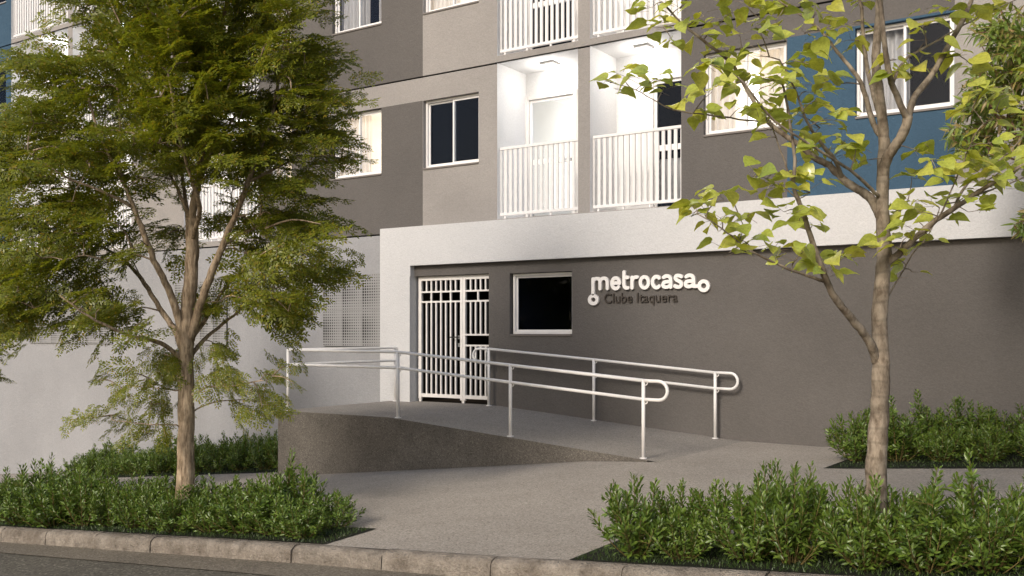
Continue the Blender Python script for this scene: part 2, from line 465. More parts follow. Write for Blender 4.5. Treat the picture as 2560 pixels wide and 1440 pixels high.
tag(grass(XBR + 0.03, 1.2, YK + 0.02, 6.58, 8000, 0.03), 'short dark grass under the shrubs around the heart-leaved tree', 'grass', None, 'stuff')
tag(grass(-19.5, -11.5, 11.22, 13.1, 4000, 0.06), 'short dark grass under the shrubs beside the raised ramp end', 'grass', None, 'stuff')
tag(grass(-3.2, 1.0, 10.94, 13.1, 7000, 0.032), 'short dark grass strip along the bed at the dark wall', 'grass', None, 'stuff')


# ------------------------------------------------------------------ the apartment building
building = empty('apartment_building', (-9, 18, -4.0), 'apartment block in grey, beige and blue stucco with balconies and a white entrance portal', 'building')
J1, J2, J3 = 1.715, 4.356, 6.997
FH = J2 - J1
TOP = 9.9
XL, XR = -29.0, 8.0
pj0, pj1 = onY(950, 572, YP).x, onY(1025.6, 664, YP).x        # portal leg
zb0, zb1 = onY(1025.6, 664.1, YP).z, onY(950, 572.5, YP).z      # portal band
gx0, gx1 = onY(1034.6, 700, YM).x, onY(1222, 700, YM).x         # gate opening
gz1 = onY(1036, 691, YM).z; PLAT = -1.185
wx0, wx1 = onY(1274, 700, YM).x, onY(1430, 700, YM).x           # ground floor window
wz0, wz1 = -0.045, 0.945
rects = [(XL, XR, -5.5, TOP, 0.0, 'dark', None)]
def rect(x0, x1, z0, z1, off, mat, opening=None): rects.append((x0, x1, z0, z1, off, mat, opening))
X = lambda p: pxX(p, YM)
xb = X(28); xc = X(648); xd = X(1057); xe = X(1703); xf = X(1968); xg = X(2387)
rect(XL, pj0, -5.5, J1, 0, 'light')
rect(XL, xb, J1, TOP, 0, 'blue')
rect(xb, xc, J1, TOP, 0, 'beige')
rect(xc, xd, J2 - 0.405, J2, 0, 'beige')
rect(xd, xe, J1, TOP, 0, 'beige')
rect(xf, xg, J1, 3.975, 0, 'blue')
rect(xg, XR, J1, TOP, 0, 'beige')
rect(XL, pj0, J1 - 0.014, J1 + 0.014, 0.03, 'joint')
for j in (J2, J3): rect(XL, XR, j - 0.014, j + 0.014, 0.03, 'joint')
rect(pj0, XR, zb0, zb1, -0.11, 'white')
rect(pj0, pj1, -5.5, zb0, -0.11, 'white')

balconies = []   # x0, x1, floor index
bal_cols = [(X(28), X(170)), (X(182), X(330)), (X(460), X(648)), (X(1243), X(1445)), (X(1475), X(1703))]
for k in range(3):
    for i, (a, b) in enumerate(bal_cols):
        z0 = (1.83 if k == 0 else J1 + FH * k + 0.112); z1 = J1 + FH * (k + 1)
        rect(a, b, z0, z1, 0, 'inner', (0.0, None))
        balconies.append((i, k, a, b, z0, z1))
wins = []        # column, floor, x0, x1, z0, z1
win_cols = [(X(15) - 1.25, X(15)), (X(729) - 0.62, X(729)), (X(831), X(953.5)), (X(1058), X(1197)), (X(1759), X(1966)), (X(2138), X(2386))]
for k in range(3):
    for i, (a, b) in enumerate(win_cols):
        z0, z1 = 2.795 + FH * k, 3.945 + FH * k
        rect(a, b, z0, z1, 0, 'dark', (0.15, None))
        wins.append((i, k, a, b, z0, z1))
rect(gx0, gx1, -5.5, gz1, 0, 'dark', (0.125, None))
rect(wx0, wx1, wz0, wz1, 0, 'dark', (0.15, None))

bx = sorted({round(v, 4) for r in rects for v in r[:2]}); bz = sorted({round(v, 4) for r in rects for v in r[2:4]})
nx, nz = len(bx) - 1, len(bz) - 1
cell = [[None] * nz for _ in range(nx)]
for (x0, x1, z0, z1, off, mat, op) in rects:
    for i in range(nx):
        cx = (bx[i] + bx[i + 1]) / 2
        if not (x0 < cx < x1): continue
        for j in range(nz):
            cz = (bz[j] + bz[j + 1]) / 2
            if z0 < cz < z1: cell[i][j] = (off, mat, op)
mnames = ['dark', 'light', 'beige', 'blue', 'joint', 'white', 'inner']
mb = MB()
def depth(c): return YM + (c[0] if c[2] is None else c[2][0])
for i in range(nx):
    for j in range(nz):
        c = cell[i][j]; y = depth(c)
        if c[2] is None:
            mb.quad((bx[i], y, bz[j]), (bx[i + 1], y, bz[j]), (bx[i + 1], y, bz[j + 1]), (bx[i], y, bz[j + 1]), mnames.index(c[1]))
        for di, dj in ((1, 0), (0, 1)):
            if i + di >= nx or j + dj >= nz: continue
            e = cell[i + di][j + dj]; y2 = depth(e)
            if abs(y - y2) < 1e-6: continue
            if c[2] is not None and e[2] is not None: continue
            fm = c[1] if y < y2 else e[1]
            if fm in ('inner',): fm = 'beige'
            if di: mb.quad((bx[i + 1], y, bz[j]), (bx[i + 1], y2, bz[j]), (bx[i + 1], y2, bz[j + 1]), (bx[i + 1], y, bz[j + 1]), mnames.index(fm))
            else: mb.quad((bx[i], y, bz[j + 1]), (bx[i + 1], y, bz[j + 1]), (bx[i + 1], y2, bz[j + 1]), (bx[i], y2, bz[j + 1]), mnames.index(fm))
mb.build('wall', [M[k] for k in mnames], building)
mb = MB()
YB = 25.0
mb.quad((XL, YM, -5.5), (XL, YM, TOP), (XL, YB, TOP), (XL, YB, -5.5)); mb.quad((XR, YM, -5.5), (XR, YB, -5.5), (XR, YB, TOP), (XR, YM, TOP))
mb.quad((XL, YB, -5.5), (XL, YB, TOP), (XR, YB, TOP), (XR, YB, -5.5))
mb.build('outer_wall', M['beige'], building)
MB().box(XL - 0.05, XR + 0.05, YM - 0.04, YB + 0.05, TOP + 0.002, TOP + 0.25).build('roof', M['beige'], building)

def room(parent, x0, x1, z0, z1, y0, mat, dep=1.8, mg=0.08):
    glow = mat in (M['room_lit'], M['room_warm'])
    a, b, c, d = x0 - mg, x1 + mg, z0 - 0.2, z1 + 0.15
    m = MB()
    m.quad((a, y0 + dep, c), (b, y0 + dep, c), (b, y0 + dep, d), (a, y0 + dep, d))
    m.quad((a, y0, c), (a, y0 + dep, c), (a, y0 + dep, d), (a, y0, d)); m.quad((b, y0, c), (b, y0, d), (b, y0 + dep, d), (b, y0 + dep, c))
    m.quad((a, y0, c), (b, y0, c), (b, y0 + dep, c), (a, y0 + dep, c)); m.quad((a, y0, d), (a, y0 + dep, d), (b, y0 + dep, d), (b, y0, d))
    # the inside face of the wall round the opening
    m.quad((a, y0, c), (x0, y0, z0), (x0, y0, z1), (a, y0, d)); m.quad((b, y0, c), (b, y0, d), (x1, y0, z1), (x1, y0, z0))
    m.quad((a, y0, c), (b, y0, c), (x1, y0, z0), (x0, y0, z0)); m.quad((a, y0, d), (x0, y0, z1), (x1, y0, z1), (b, y0, d))
    for q in range(1, len(m.m)): m.m[q] = 1
    return m.build('room', [mat, M['room_paint'] if glow else mat], parent)

def curtain(parent, x0, x1, z0, z1, y0, seed=0, waves=None):
    r = random.Random(seed); n = max(8, int((x1 - x0) / 0.012)); m = MB()
    ph = r.uniform(0, 6); wl = r.uniform(0.075, 0.1)
    for i in range(n + 1):
        x = x0 + (x1 - x0) * i / n
        s = math.sin((x - x0) / wl * 2 * math.pi + ph + 0.9 * math.sin(x * 17 + ph))
        y = y0 + 0.028 * s + 0.008 * math.sin(x * 41)
        m.v += [(x, y, z0), (x, y + 0.004, z1)]
    for i in range(n): m.f.append((2 * i, 2 * i + 2, 2 * i + 3, 2 * i + 1)); m.m.append(0)
    return m.build('curtain', M['curtain'], parent, True)

def window(x0, x1, z0, z1, lit=None, curtains=(), split=0.5, y0=YM + 0.072, sill=True, seed=0, single=False):
    f = 0.036
    m = MB(); yb = y0 + 0.075
    m.box(x0, x0 + f, y0, yb, z0, z1); m.box(x1 - f, x1, y0, yb, z0, z1)
    m.box(x0 + f, x1 - f, y0 + .001, yb, z0, z0 + f); m.box(x0 + f, x1 - f, y0 + .001, yb, z1 - f, z1)
    win = m.build('window', M['alu'], building, bevel=0.003)
    ins = [(x0 + f, x1 - f)]
    xm = x0 + (x1 - x0) * split
    if not single: ins = [(x0 + f, xm + 0.018), (xm - 0.018, x1 - f)]
    for q, (a, b) in enumerate(ins):
        yy = y0 + 0.014 + 0.026 * (1 - q)
        s = 0.032; m = MB()
        m.box(a, a + s, yy, yy + 0.024, z0 + f, z1 - f); m.box(b - s, b, yy, yy + 0.024, z0 + f, z1 - f)
        m.box(a + s, b - s, yy + .001, yy + 0.023, z0 + f, z0 + f + s); m.box(a + s, b - s, yy + .001, yy + 0.023, z1 - f - s, z1 - f)
        m.build('sash', M['alu'], win, bevel=0.002)
        MB().box(a + s - .004, b - s + .004, yy + 0.009, yy + 0.014, z0 + f + s - .004, z1 - f - s + .004).build('pane', M['glass'], win)
    for q, (a, b) in enumerate(curtains):
        curtain(win, x0 + (x1 - x0) * a, x0 + (x1 - x0) * b, z0 + 0.0, z1 - 0.02, y0 + 0.16, seed * 7 + q)
    if sill: MB().box(x0 + 0.002, x1 - 0.002, YM - 0.018, y0 + 0.03, z0 - 0.03, z0 - 0.002).build('sill', M['sill'], win, bevel=0.003)
    room(win, x0, x1, z0, z1, y0 + 0.076, M[lit] if lit else M['room_dark'])
    if lit:      # unseen warm light added behind the glass to warm curtain and reveals
        l = bpy.data.lights.new('room_light', 'POINT'); l.energy = 9.0; l.shadow_soft_size = 0.12; l.color = (1.0, 0.80, 0.52)
        lo = bpy.data.objects.new('room_light', l); C.objects.link(lo); lo.parent = win
        lo.location = Vector(((x0 + x1) / 2 + .1, y0 + 0.62, z1 - .25 + ZC)) - wloc(win)
    return win

for (i, k, a, b, z0, z1) in wins:
    sd = i * 10 + k
    if k == 2 and i > 1: continue          # above the frame: wall openings are closed below
    lit, cur, sp = None, (), 0.5
    if i == 0: lit, cur = ('room_warm' if k == 0 else None), (((0.0, 0.5),) if k else ())
    if i == 1: lit = 'room_warm' if k < 2 else None; cur = ((0.0, 0.45),)
    if i == 2 and k == 0: lit = 'room_warm'; cur = ((0.0, 0.62),)
    if i == 2 and k == 1: cur = ((0.0, 0.62), (0.78, 1.0))
    if i == 3 and k == 0: pass
    if i == 3 and k == 1: lit = 'room_warm'; cur = ((0.0, 0.55), (0.7, 1.0))
    if i == 4: lit = 'room_warm' if k == 0 else None; cur = ((0.0, 0.33), (0.62, 1.0))
    if i == 5: cur = ((0.0, 0.52),)
    window(a, b, z0, z1, lit, cur, sp, seed=sd)
for (i, k, a, b, z0, z1) in wins:
    if k == 2 and i > 1: window(a, b, z0, z1, None, ((0.0, 0.5),), 0.5, seed=i * 10 + k)
window(wx0 + 0.02, wx1 - 0.001, wz0 + 0.02, wz1 - 0.006, None, (), single=True)

def balcony(i, k, x0, x1, z0, z1):
    D = 0.85; yb = YM + D
    lit = {(3, 0): 'room_lit', (2, 0): 'room_lit', (0, 1): 'room_lit', (4, 1): 'room_warm', (1, 0): 'room_lit'}.get((i, k))
    # door opening in the back wall
    if i in (3, 4):
        dx0 = onY(1316, 300, yb).x if i == 3 else onY(1626, 300, yb).x
        dx0 += 0.01; dx1 = min(dx0 + 0.96, x1 - 0.04)
    else:
        dx0 = x0 + (x1 - x0) * 0.42; dx1 = x1 - 0.1
    dz1 = z0 + 2.12
    m = MB(); e = 0.001
    m.quad((x0, YM, z0), (x0, yb, z0), (x0, yb, z1), (x0, YM, z1)); m.quad((x1, YM, z0), (x1, YM, z1), (x1, yb, z1), (x1, yb, z0))
    m.quad((x0, YM, z0), (x1, YM, z0), (x1, yb, z0), (x0, yb, z0)); m.quad((x0, YM, z1), (x0, yb, z1), (x1, yb, z1), (x1, YM, z1))
    m.quad((x0, yb, z0), (dx0, yb, z0), (dx0, yb, z1), (x0, yb, z1)); m.quad((dx1, yb, z0), (x1, yb, z0), (x1, yb, z1), (dx1, yb, z1))
    m.quad((dx0, yb, dz1), (dx1, yb, dz1), (dx1, yb, z1), (dx0, yb, z1))
    bal = m.build('balcony', M['inner'], building)
    # door
    f = 0.045; y0 = yb - 0.02; m = MB()
    m.box(dx0 - .02, dx0 + f, y0, y0 + .1, z0 + .002, dz1 + .02); m.box(dx1 - f, dx1 + .02, y0, y0 + .1, z0 + .002, dz1 + .02); m.box(dx0 + f, dx1 - f, y0 + .001, y0 + .1, dz1 - f, dz1 + .019)
    m.build('door_frame', M['alu'], bal, bevel=0.004)
    m = MB(); yd = y0 + 0.035; s = 0.045; a, b = dx0 + f + .004, dx1 - f - .004; zt = dz1 - f - .004; zm = z0 + 0.98
    m.box(a, a + s, yd, yd + .04, z0 + .01, zt); m.box(b - s, b, yd, yd + .04, z0 + .01, zt)
    for q in ((z0 + .01, z0 + .12), (zm, zm + .09), (zt - s, zt)): m.box(a + s, b - s, yd + .001, yd + .039, *q)
    m.build('door', M['alu'], bal, bevel=0.003)
    MB().box(a + s - .004, b - s + .004, yd + .015, yd + .021, z0 + .12, zm).build('door_pane', M['glass'], bal)
    MB().box(a + s - .004, b - s + .004, yd + .015, yd + .021, zm + .09, zt - s).build('door_pane', M['glass'], bal)
    MB().box(b - .05, b - .02, yd - .05, yd - .002, zm + .02, zm + .045).box(b - .17, b - .02, yd - .065, yd - .05, zm + .02, zm + .045).build('door_handle', M['chrome'], bal)
    room(bal, dx0, dx1, z0 + .21, dz1, y0 + .101, M[lit] if lit else M['room_dark'], 1.6)
    if i == 4 and k == 0: curtain(bal, dx0 + .05, dx0 + .5, z0, zm - .1, y0 + .2, 5)
    # railing
    ra, rb = x0 + 0.03, x1 - 0.012; yr = YM + 0.035
    h0, h1 = z0 + 0.055, z0 + 1.16
    m = MB().box(ra + .001, ra + .022, yr + .012, yr + .038, h0 + .01, h1 - .01).box(rb - .022, rb - .001, yr + .012, yr + .038, h0 + .01, h1 - .01).box(ra, rb, yr, yr + .05, h1 - .045, h1).box(ra, rb, yr, yr + .05, h0, h0 + .045)
    for q in (0.06, 0.35, 0.65, 0.94): 
        xx = ra + (rb - ra) * q; m.box(xx - .015, xx + .015, yr + .01, yr + .04, z0 + .001, h0 + .004)
    rail = m.build('balcony_railing', M['metal'], building, bevel=0.004)
    n = max(8, round((rb - ra) / 0.1) - 1); wbar = 0.05
    me = None
    for q in range(n):
        xx = ra + 0.1 + (rb - ra - 0.2) * q / (n - 1)
        if me is None:
            o = MB().box(xx - wbar / 2, xx + wbar / 2, yr + .012, yr + .036, h0 + .044, h1 - .044).build('baluster', M['metal'], rail)
            me = o; x00 = xx
        else:
            c = me.copy(); C.objects.link(c); c.parent = rail; c.location = Vector(me.location) + Vector((xx - x00, 0, 0))
    # flush ceiling lamp with its real light
    cx, cy = (x0 + x1) / 2 + (0.03 if i < 3 else -0.1), YM + 0.47
    if i in (3, 4): cx = onY(1374 if i == 3 else 1610, 150, cy).x
    lab = 'flush square lamp glowing on a balcony ceiling'
    if (i, k) == (3, 0): lab = 'flush square lamp on the balcony ceiling above the brightly lit glass door'
    if (i, k) == (4, 0): lab = 'flush square lamp on the balcony ceiling above the dark glass door'
    lamp = empty('ceiling_lamp', (cx, cy, z1), lab, 'lamp', 'balcony ceiling lamps')
    MB().box(cx - .12, cx + .12, cy - .12, cy + .12, z1 - .042, z1 - .001).build('lamp_housing', M['metal'], lamp, bevel=0.006)
    MB().box(cx - .1, cx + .1, cy - .1, cy + .1, z1 - .052, z1 - .0425).build('diffuser', M['lamp'], lamp)
    l = bpy.data.lights.new('balcony_light', 'POINT'); l.energy = LAMP_W; l.shadow_soft_size = 0.08; l.color = (1.0, 0.965, 0.92)
    lo = bpy.data.objects.new('balcony_light', l); C.objects.link(lo); lo.parent = lamp; lo.location = (0, 0, -0.16)
LAMP_W = 11.5
for bdef in balconies:
    i, k = bdef[0], bdef[1]
    balcony(*bdef)

# ------------------------------------------------------------------ gate
yg = YM + 0.07
gb = PLAT + 0.05
ga, gc = onY(1046, 800, yg).x, gx1 - 0.004
gt = gz1 - 0.004
gm0, gm1 = onY(1150, 800, yg).x, onY(1163, 800, yg).x
m = MB()
fr = 0.055
m.box(ga, ga + fr + .01, yg, yg + .05, gb, gt); m.box(gc - 0.02, gc, yg, yg + .05, gb, gt)
m.box(gm0, (gm0 + gm1) / 2 - .002, yg, yg + .05, gb, gt); m.box((gm0 + gm1) / 2 + .002, gm1, yg, yg + .05, gb, gt)
m.box(ga + fr + .01, gm0, yg + .001, yg + .049, gt - .075, gt - .001); m.box(gm1, gc - .02, yg + .001, yg + .049, gt - .075, gt - .001)
m.box(ga + fr + .01, gm0, yg + .001, yg + .049, gb + .03, gb + .09); m.box(gm1, gc - .02, yg + .001, yg + .049, gb + .03, gb + .09)
for xx in (ga + .03, (gm0 + gm1) / 2): m.box(xx - .025, xx + .025, yg + .008, yg + .042, PLAT + .001, gb + .01)
gate = m.build('gate', M['gate'], building, bevel=0.003)
def zpx(y): return (HOR - y) / FPX * 16.9
r1, r2, r3, r4 = zpx(640 + 322 / 3.6), zpx(640 + 412 / 3.6), zpx(640 + 708 / 3.6), zpx(640 + 803 / 3.6)
def grail(a, b, z): MB().box(a, b, yg + .006, yg + .044, z - .014, z + .014).build('rail', M['gate'], gate)
la, lb = ga + fr + .0101, gm0 - .0001
qa, qb = gm1 + .0001, gc - .0201
for z in (r1, r2): grail(la, lb, z); grail(qa, qb, z)
for z in (r3, r4): grail(qa, qb, z)
gtop, gbot = gt - .0751, gb + .0901
def gbar(x, z0, z1): MB().box(x - .014, x + .014, yg + .01, yg + .04, z0, z1).build('bar', M['gate'], gate)
for q in range(1, 8):
    x = la + (lb - la) * q / 8
    gbar(x, r1 + .0141, gtop); gbar(x, gbot, r2 - .0141)
    if q % 2 == 0: gbar(x, r2 + .0141, r1 - .0141)
for q in range(1, 5):
    x = qa + (qb - qa) * q / 5
    gbar(x, r1 + .0141, gtop); gbar(x, r3 + .0141, r2 - .0141); gbar(x, gbot, r4 - .0141)
gbar((qa + qb) / 2, r2 + .0141, r1 - .0141)
hx = onY(1148, 843, yg).x; hz = zpx(843)
MB().box(hx - .02, hx + .02, yg - .012, yg - .0005, hz - .03, hz + .03).build('handle_plate', M['chrome'], gate)
MB().box(hx - .012, hx + .012, yg - .06, yg - .0125, hz - .01, hz + .01).box(hx - .15, hx + .012, yg - .075, yg - .0605, hz - .01, hz + .012).build('handle', M['black'], gate, bevel=.003)
MB().box(hx - .02, hx + .02, yg - .012, yg - .0005, hz - .16, hz - .10).build('lock', M['chrome'], gate)
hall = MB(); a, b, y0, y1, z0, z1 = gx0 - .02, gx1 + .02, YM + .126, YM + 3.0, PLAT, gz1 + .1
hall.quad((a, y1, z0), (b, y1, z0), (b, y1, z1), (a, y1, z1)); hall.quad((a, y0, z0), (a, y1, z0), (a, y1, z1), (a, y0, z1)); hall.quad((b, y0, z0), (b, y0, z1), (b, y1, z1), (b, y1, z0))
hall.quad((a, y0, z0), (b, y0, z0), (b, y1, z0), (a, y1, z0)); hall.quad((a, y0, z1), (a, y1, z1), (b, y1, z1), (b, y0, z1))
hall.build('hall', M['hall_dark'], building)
MB().quad((gx0, YM - .01, PLAT - .001), (gx1, YM - .01, PLAT - .001), (gx1, YM + .14, PLAT - .001), (gx0, YM + .14, PLAT - .001))

# ------------------------------------------------------------------ perforated ventilation screens on the ground floor wall
def perforated(x0, x1, ncol):
    zt, zb, y = 1.04, -0.25, YM - 0.035
    back = MB().box(x0 + .004, x1 - .004, YM - .03, YM - .002, zb + .004, zt - .004).build('ventilation_screen', M['black'], building)
    wcol = (x1 - x0) / ncol; zm = (zt + zb) / 2
    mesh = {}
    for c in range(ncol):
        for r in range(2):
            if c == 0 and r == 0:
                m = MB(); nxh, nzh = 9, 13; g = 0.003
                tw, th = wcol - g, zt - zm - g; cw, ch = tw / nxh, th / nzh
                def V3(px, pz): return (px, y, pz)
                for i in range(nxh):
                    for j in range(nzh):
                        ax, az_ = x0 + g / 2 + i * cw, zm + g / 2 + j * ch
                        s = 0.74 * (1 - i / nxh * 0.66) * (0.55 + 0.45 * math.sin((j + .5) / nzh * math.pi))
                        hx_, hz_ = cw * s / 2, ch * s / 2
                        cx, cz = ax + cw / 2, az_ + ch / 2
                        o = [V3(ax, az_), V3(ax + cw, az_), V3(ax + cw, az_ + ch), V3(ax, az_ + ch)]
                        h = [V3(cx - hx_, cz - hz_), V3(cx + hx_, cz - hz_), V3(cx + hx_, cz + hz_), V3(cx - hx_, cz + hz_)]
                        for q in range(4): m.quad(o[q], o[(q + 1) % 4], h[(q + 1) % 4], h[q])
                first = m.build('perforated_tile', M['screen'], back)
            else:
                o = first.copy(); C.objects.link(o); o.parent = back
                o.location = Vector(first.location) + Vector((wcol * c, 0, -(zt - zm) * r))
perforated(onY(810.7, 780, YM).x, pj0 - 0.006, 3)
perforated(onY(440, 780, YM).x, onY(569.5, 780, YM).x, 4)
perforated(onY(75, 780, YM).x, onY(283.5, 780, YM).x, 7)

# ------------------------------------------------------------------ raised sign
sign = empty('wall_sign', onY(1480, 760, YM), 'raised white rounded lettering with two rings over a smaller dark line of letters', 'sign')
def zs(px, py): return (1440 + px / 7.111, 660 + py / 7.111)
def ribbon(mb, pts, wid, y_front, y_back, per=6, closed=False):
    """flat stroke with round ends, pts in sign survey units, placed on the wall plane"""
    P = [onY(*zs(*p), YM) for p in pts]
    P = spline(P, per) if len(P) > 2 else P
    pts2 = [(p.x, p.z) for p in P]
    hw = wid / 2; n = len(pts2); L, Rr = [], []
    for i in range(n):
        a = pts2[max(i - 1, 0)]; b = pts2[min(i + 1, n - 1)]
        if closed: a = pts2[(i - 1) % (n - 1)] if i else pts2[n - 2]; b = pts2[(i + 1) % (n - 1)] if i < n - 1 else pts2[1]
        tx, tz = b[0] - a[0], b[1] - a[1]; l = math.hypot(tx, tz) or 1; nxn, nzn = -tz / l, tx / l
        L.append((pts2[i][0] + nxn * hw, pts2[i][1] + nzn * hw)); Rr.append((pts2[i][0] - nxn * hw, pts2[i][1] - nzn * hw))
    if closed:
        L.pop(); Rr.pop(); k = len(L); b0 = len(mb.v)
        for ring in (L, Rr):
            for yy in (y_front, y_back): mb.v += [(x, yy, z) for x, z in ring]
        for i in range(k):
            j = (i + 1) % k
            for q in ((i, j, 2 * k + j, 2 * k + i), (i, k + i, k + j, j), (2 * k + i, 2 * k + j, 3 * k + j, 3 * k + i)):
                mb.f.append(tuple(b0 + t for t in q)); mb.m.append(0)
        return
    def cap(c, frm, sgn):
        out = []; a0 = math.atan2(frm[1] - c[1], frm[0] - c[0])
        for q in range(1, 8): out.append((c[0] + hw * math.cos(a0 + sgn * math.pi * q / 8), c[1] + hw * math.sin(a0 + sgn * math.pi * q / 8)))
        return out
    outline = L + cap(pts2[-1], L[-1], -1) + Rr[::-1] + cap(pts2[0], Rr[0], -1)
    k = len(outline); b0 = len(mb.v)
    for yy in (y_front, y_back): mb.v += [(x, yy, z) for x, z in outline]
    for i in range(k):
        j = (i + 1) % k; mb.f.append((b0 + i, b0 + k + i, b0 + k + j, b0 + j)); mb.m.append(0)
    nL = n; c1 = 7
    for i in range(n - 1):
        ra = nL + c1 + (n - 1 - i); rb = nL + c1 + (n - 2 - i)
        mb.f.append((b0 + i, b0 + i + 1, b0 + rb, b0 + ra)); mb.m.append(0)
    mb.f.append(tuple(b0 + q for q in [n - 1] + list(range(n, n + c1)) + [nL + c1])); mb.m.append(0)
    mb.f.append(tuple(b0 + q for q in [2 * n + c1 - 1] + list(range(2 * n + c1, 2 * n + 2 * c1)) + [0])); mb.m.append(0)
def ell(cx, cy, rx, ry, a0, a1, n=14): return [(cx + rx * math.cos(R(a0 + (a1 - a0) * i / n)), cy - ry * math.sin(R(a0 + (a1 - a0) * i / n))) for i in range(n + 1)]
W_ = 0.052
letters = {
    'letter_m': [[(325, 268), (325, 400), (325, 532)], [(328, 330), (345, 280), (385, 262), (425, 268), (447, 305), (450, 360), (450, 440)], [(450, 330), (468, 278), (510, 256), (552, 266), (576, 305), (580, 360), (580, 437)]],
    'letter_e': [ell(727, 345, 68, 94, 0, 318, 18), [(670, 342), (730, 341), (794, 338)]],
    'letter_t': [[(876, 145), (876, 260), (876, 370), (888, 412), (915, 428), (945, 425)], [(880, 240), (912, 240), (945, 240)]],
    'letter_r': [[(1018, 240), (1018, 330), (1018, 425)], [(1020, 320), (1035, 262), (1070, 238), (1110, 234)]],
    'letter_o': [('ring', ell(1238, 328, 72, 97, 0, 360, 24))],
    'letter_c': [ell(1452, 323, 70, 98, 48, 312, 18)],
    'letter_a': [[(1580, 238), (1620, 216), (1665, 220), (1697, 252), (1705, 300), (1705, 412)], [(1700, 318), (1640, 315), (1590, 328), (1568, 368), (1582, 402), (1625, 412), (1670, 400), (1700, 375)]],
    'letter_s': [[(1893, 224), (1850, 208), (1806, 212), (1787, 245), (1806, 282), (1850, 305), (1888, 335), (1892, 378), (1860, 407), (1815, 408), (1778, 392)]],
    'letter_a_end': [[(1980, 226), (2020, 204), (2065, 206), (2100, 238), (2110, 290), (2112, 396)], [(2105, 305), (2040, 303), (1990, 316), (1968, 355), (1982, 390), (2025, 402), (2070, 390), (2105, 362)], [(2112, 398), (2150, 396), (2205, 395)]],
    'ring_lower': [('ring', ell(330, 636, 68, 70, 0, 360, 28))],
    'ring_upper': [('ring', ell(2290, 389, 78, 80, 0, 360, 28))],
}
for nm, strokes in letters.items():
    m = MB()
    for q, st in enumerate(strokes):
        yf = YM - 0.045 - 0.0008 * q
        if st[0] == 'ring': ribbon(m, st[1], W_, yf, YM - 0.004, 1, True)
        else: ribbon(m, st, W_, yf, YM - 0.004, 5)
    m.build('ring' if 'ring' in nm else 'letter', M['letter'], sign)
# second line
def text_line(body, p0, p1, y0, extr, mat):
    cu = bpy.data.curves.new('line', 'FONT'); cu.body = body; cu.size = 1.0; cu.extrude = 0.0
    ob = bpy.data.objects.new('line', cu); C.objects.link(ob)
    bpy.context.view_layer.update()
    W0 = ob.dimensions.x
    a, b = onY(*p0, y0), onY(*p1, y0)
    scx = (b.x - a.x) / W0
    # advance of each letter from the widths of growing prefixes
    xs, pre = [], ''
    for ch in body:
        cu.body = pre + ch; bpy.context.view_layer.update()
        me = bpy.data.meshes.new_from_object(ob.evaluated_get(bpy.context.evaluated_depsgraph_get()))
        hi = max((v.co.x for v in me.vertices), default=0.0)
        cu.body = ch; bpy.context.view_layer.update()
        me1 = bpy.data.meshes.new_from_object(ob.evaluated_get(bpy.context.evaluated_depsgraph_get()))
        pre += ch
        if len(me1.vertices) == 0: continue
        hi1 = max(v.co.x for v in me1.vertices)
        dx = hi - hi1
        m = MB(); n = len(me1.vertices)
        for yy in (y0 - extr, y0 - 0.003):
            for v in me1.vertices: m.v.append((a.x + (v.co.x + dx) * scx, yy, a.z + v.co.y * scx * 1.02))
        ec = {}
        for p in me1.polygons:
            vs_ = list(p.vertices); m.f.append(tuple(vs_)); m.m.append(0)
            for q in range(len(vs_)): ec.setdefault(tuple(sorted((vs_[q], vs_[(q + 1) % len(vs_)]))), []).append((vs_[q], vs_[(q + 1) % len(vs_)]))
        for e, l in ec.items():
            if len(l) == 1: i, j = l[0]; m.f.append((j, i, i + n, j + n)); m.m.append(0)
        m.build('letter', mat, sign)
    bpy.data.objects.remove(ob)
text_line('Clube Itaquera', (1511, 757.5), (1694, 757.5), YM, 0.03, M['letter_dark'])

# ------------------------------------------------------------------ access ramp
RX0, RX1, RX2 = -11.42, -9.2, -5.22
YRF = 10.53
def ramp_z(x):
    if x <= RX1: return PLAT
    return PLAT + (-1.497 - PLAT) * (x - RX1) / (RX2 - RX1)
rampo = empty('access_ramp', (-8.3, 11.8, -1.9), 'low concrete access ramp with aggregate side sloping down from the gate landing', 'ramp')
m = MB()
xsr = [RX0] + list(np.linspace(RX1, RX2, 13))
for a, b in zip(xsr, xsr[1:]):
    m.quad((a, YRF, ramp_z(a)), (b, YRF, ramp_z(b)), (b, YM + .13, ramp_z(b)), (a, YM + .13, ramp_z(a)))
m.quad((RX2, YRF, ramp_z(RX2)), (RX2 + .25, YRF, ground_z(RX2 + .25, YRF) - .012), (RX2 + .25, YM, ground_z(RX2 + .25, YM) - .012), (RX2, YM, ramp_z(RX2)))
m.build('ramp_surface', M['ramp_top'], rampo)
m = MB()
for a, b in zip(xsr, xsr[1:]):
    m.quad((a, YRF, -3.2), (b, YRF, -3.2), (b, YRF, ramp_z(b)), (a, YRF, ramp_z(a)))
m.quad((RX0, YM, -3.2), (RX0, YRF, -3.2), (RX0, YRF, PLAT), (RX0, YM, PLAT))
m.build('ramp_side', M['ramp_side'], rampo)

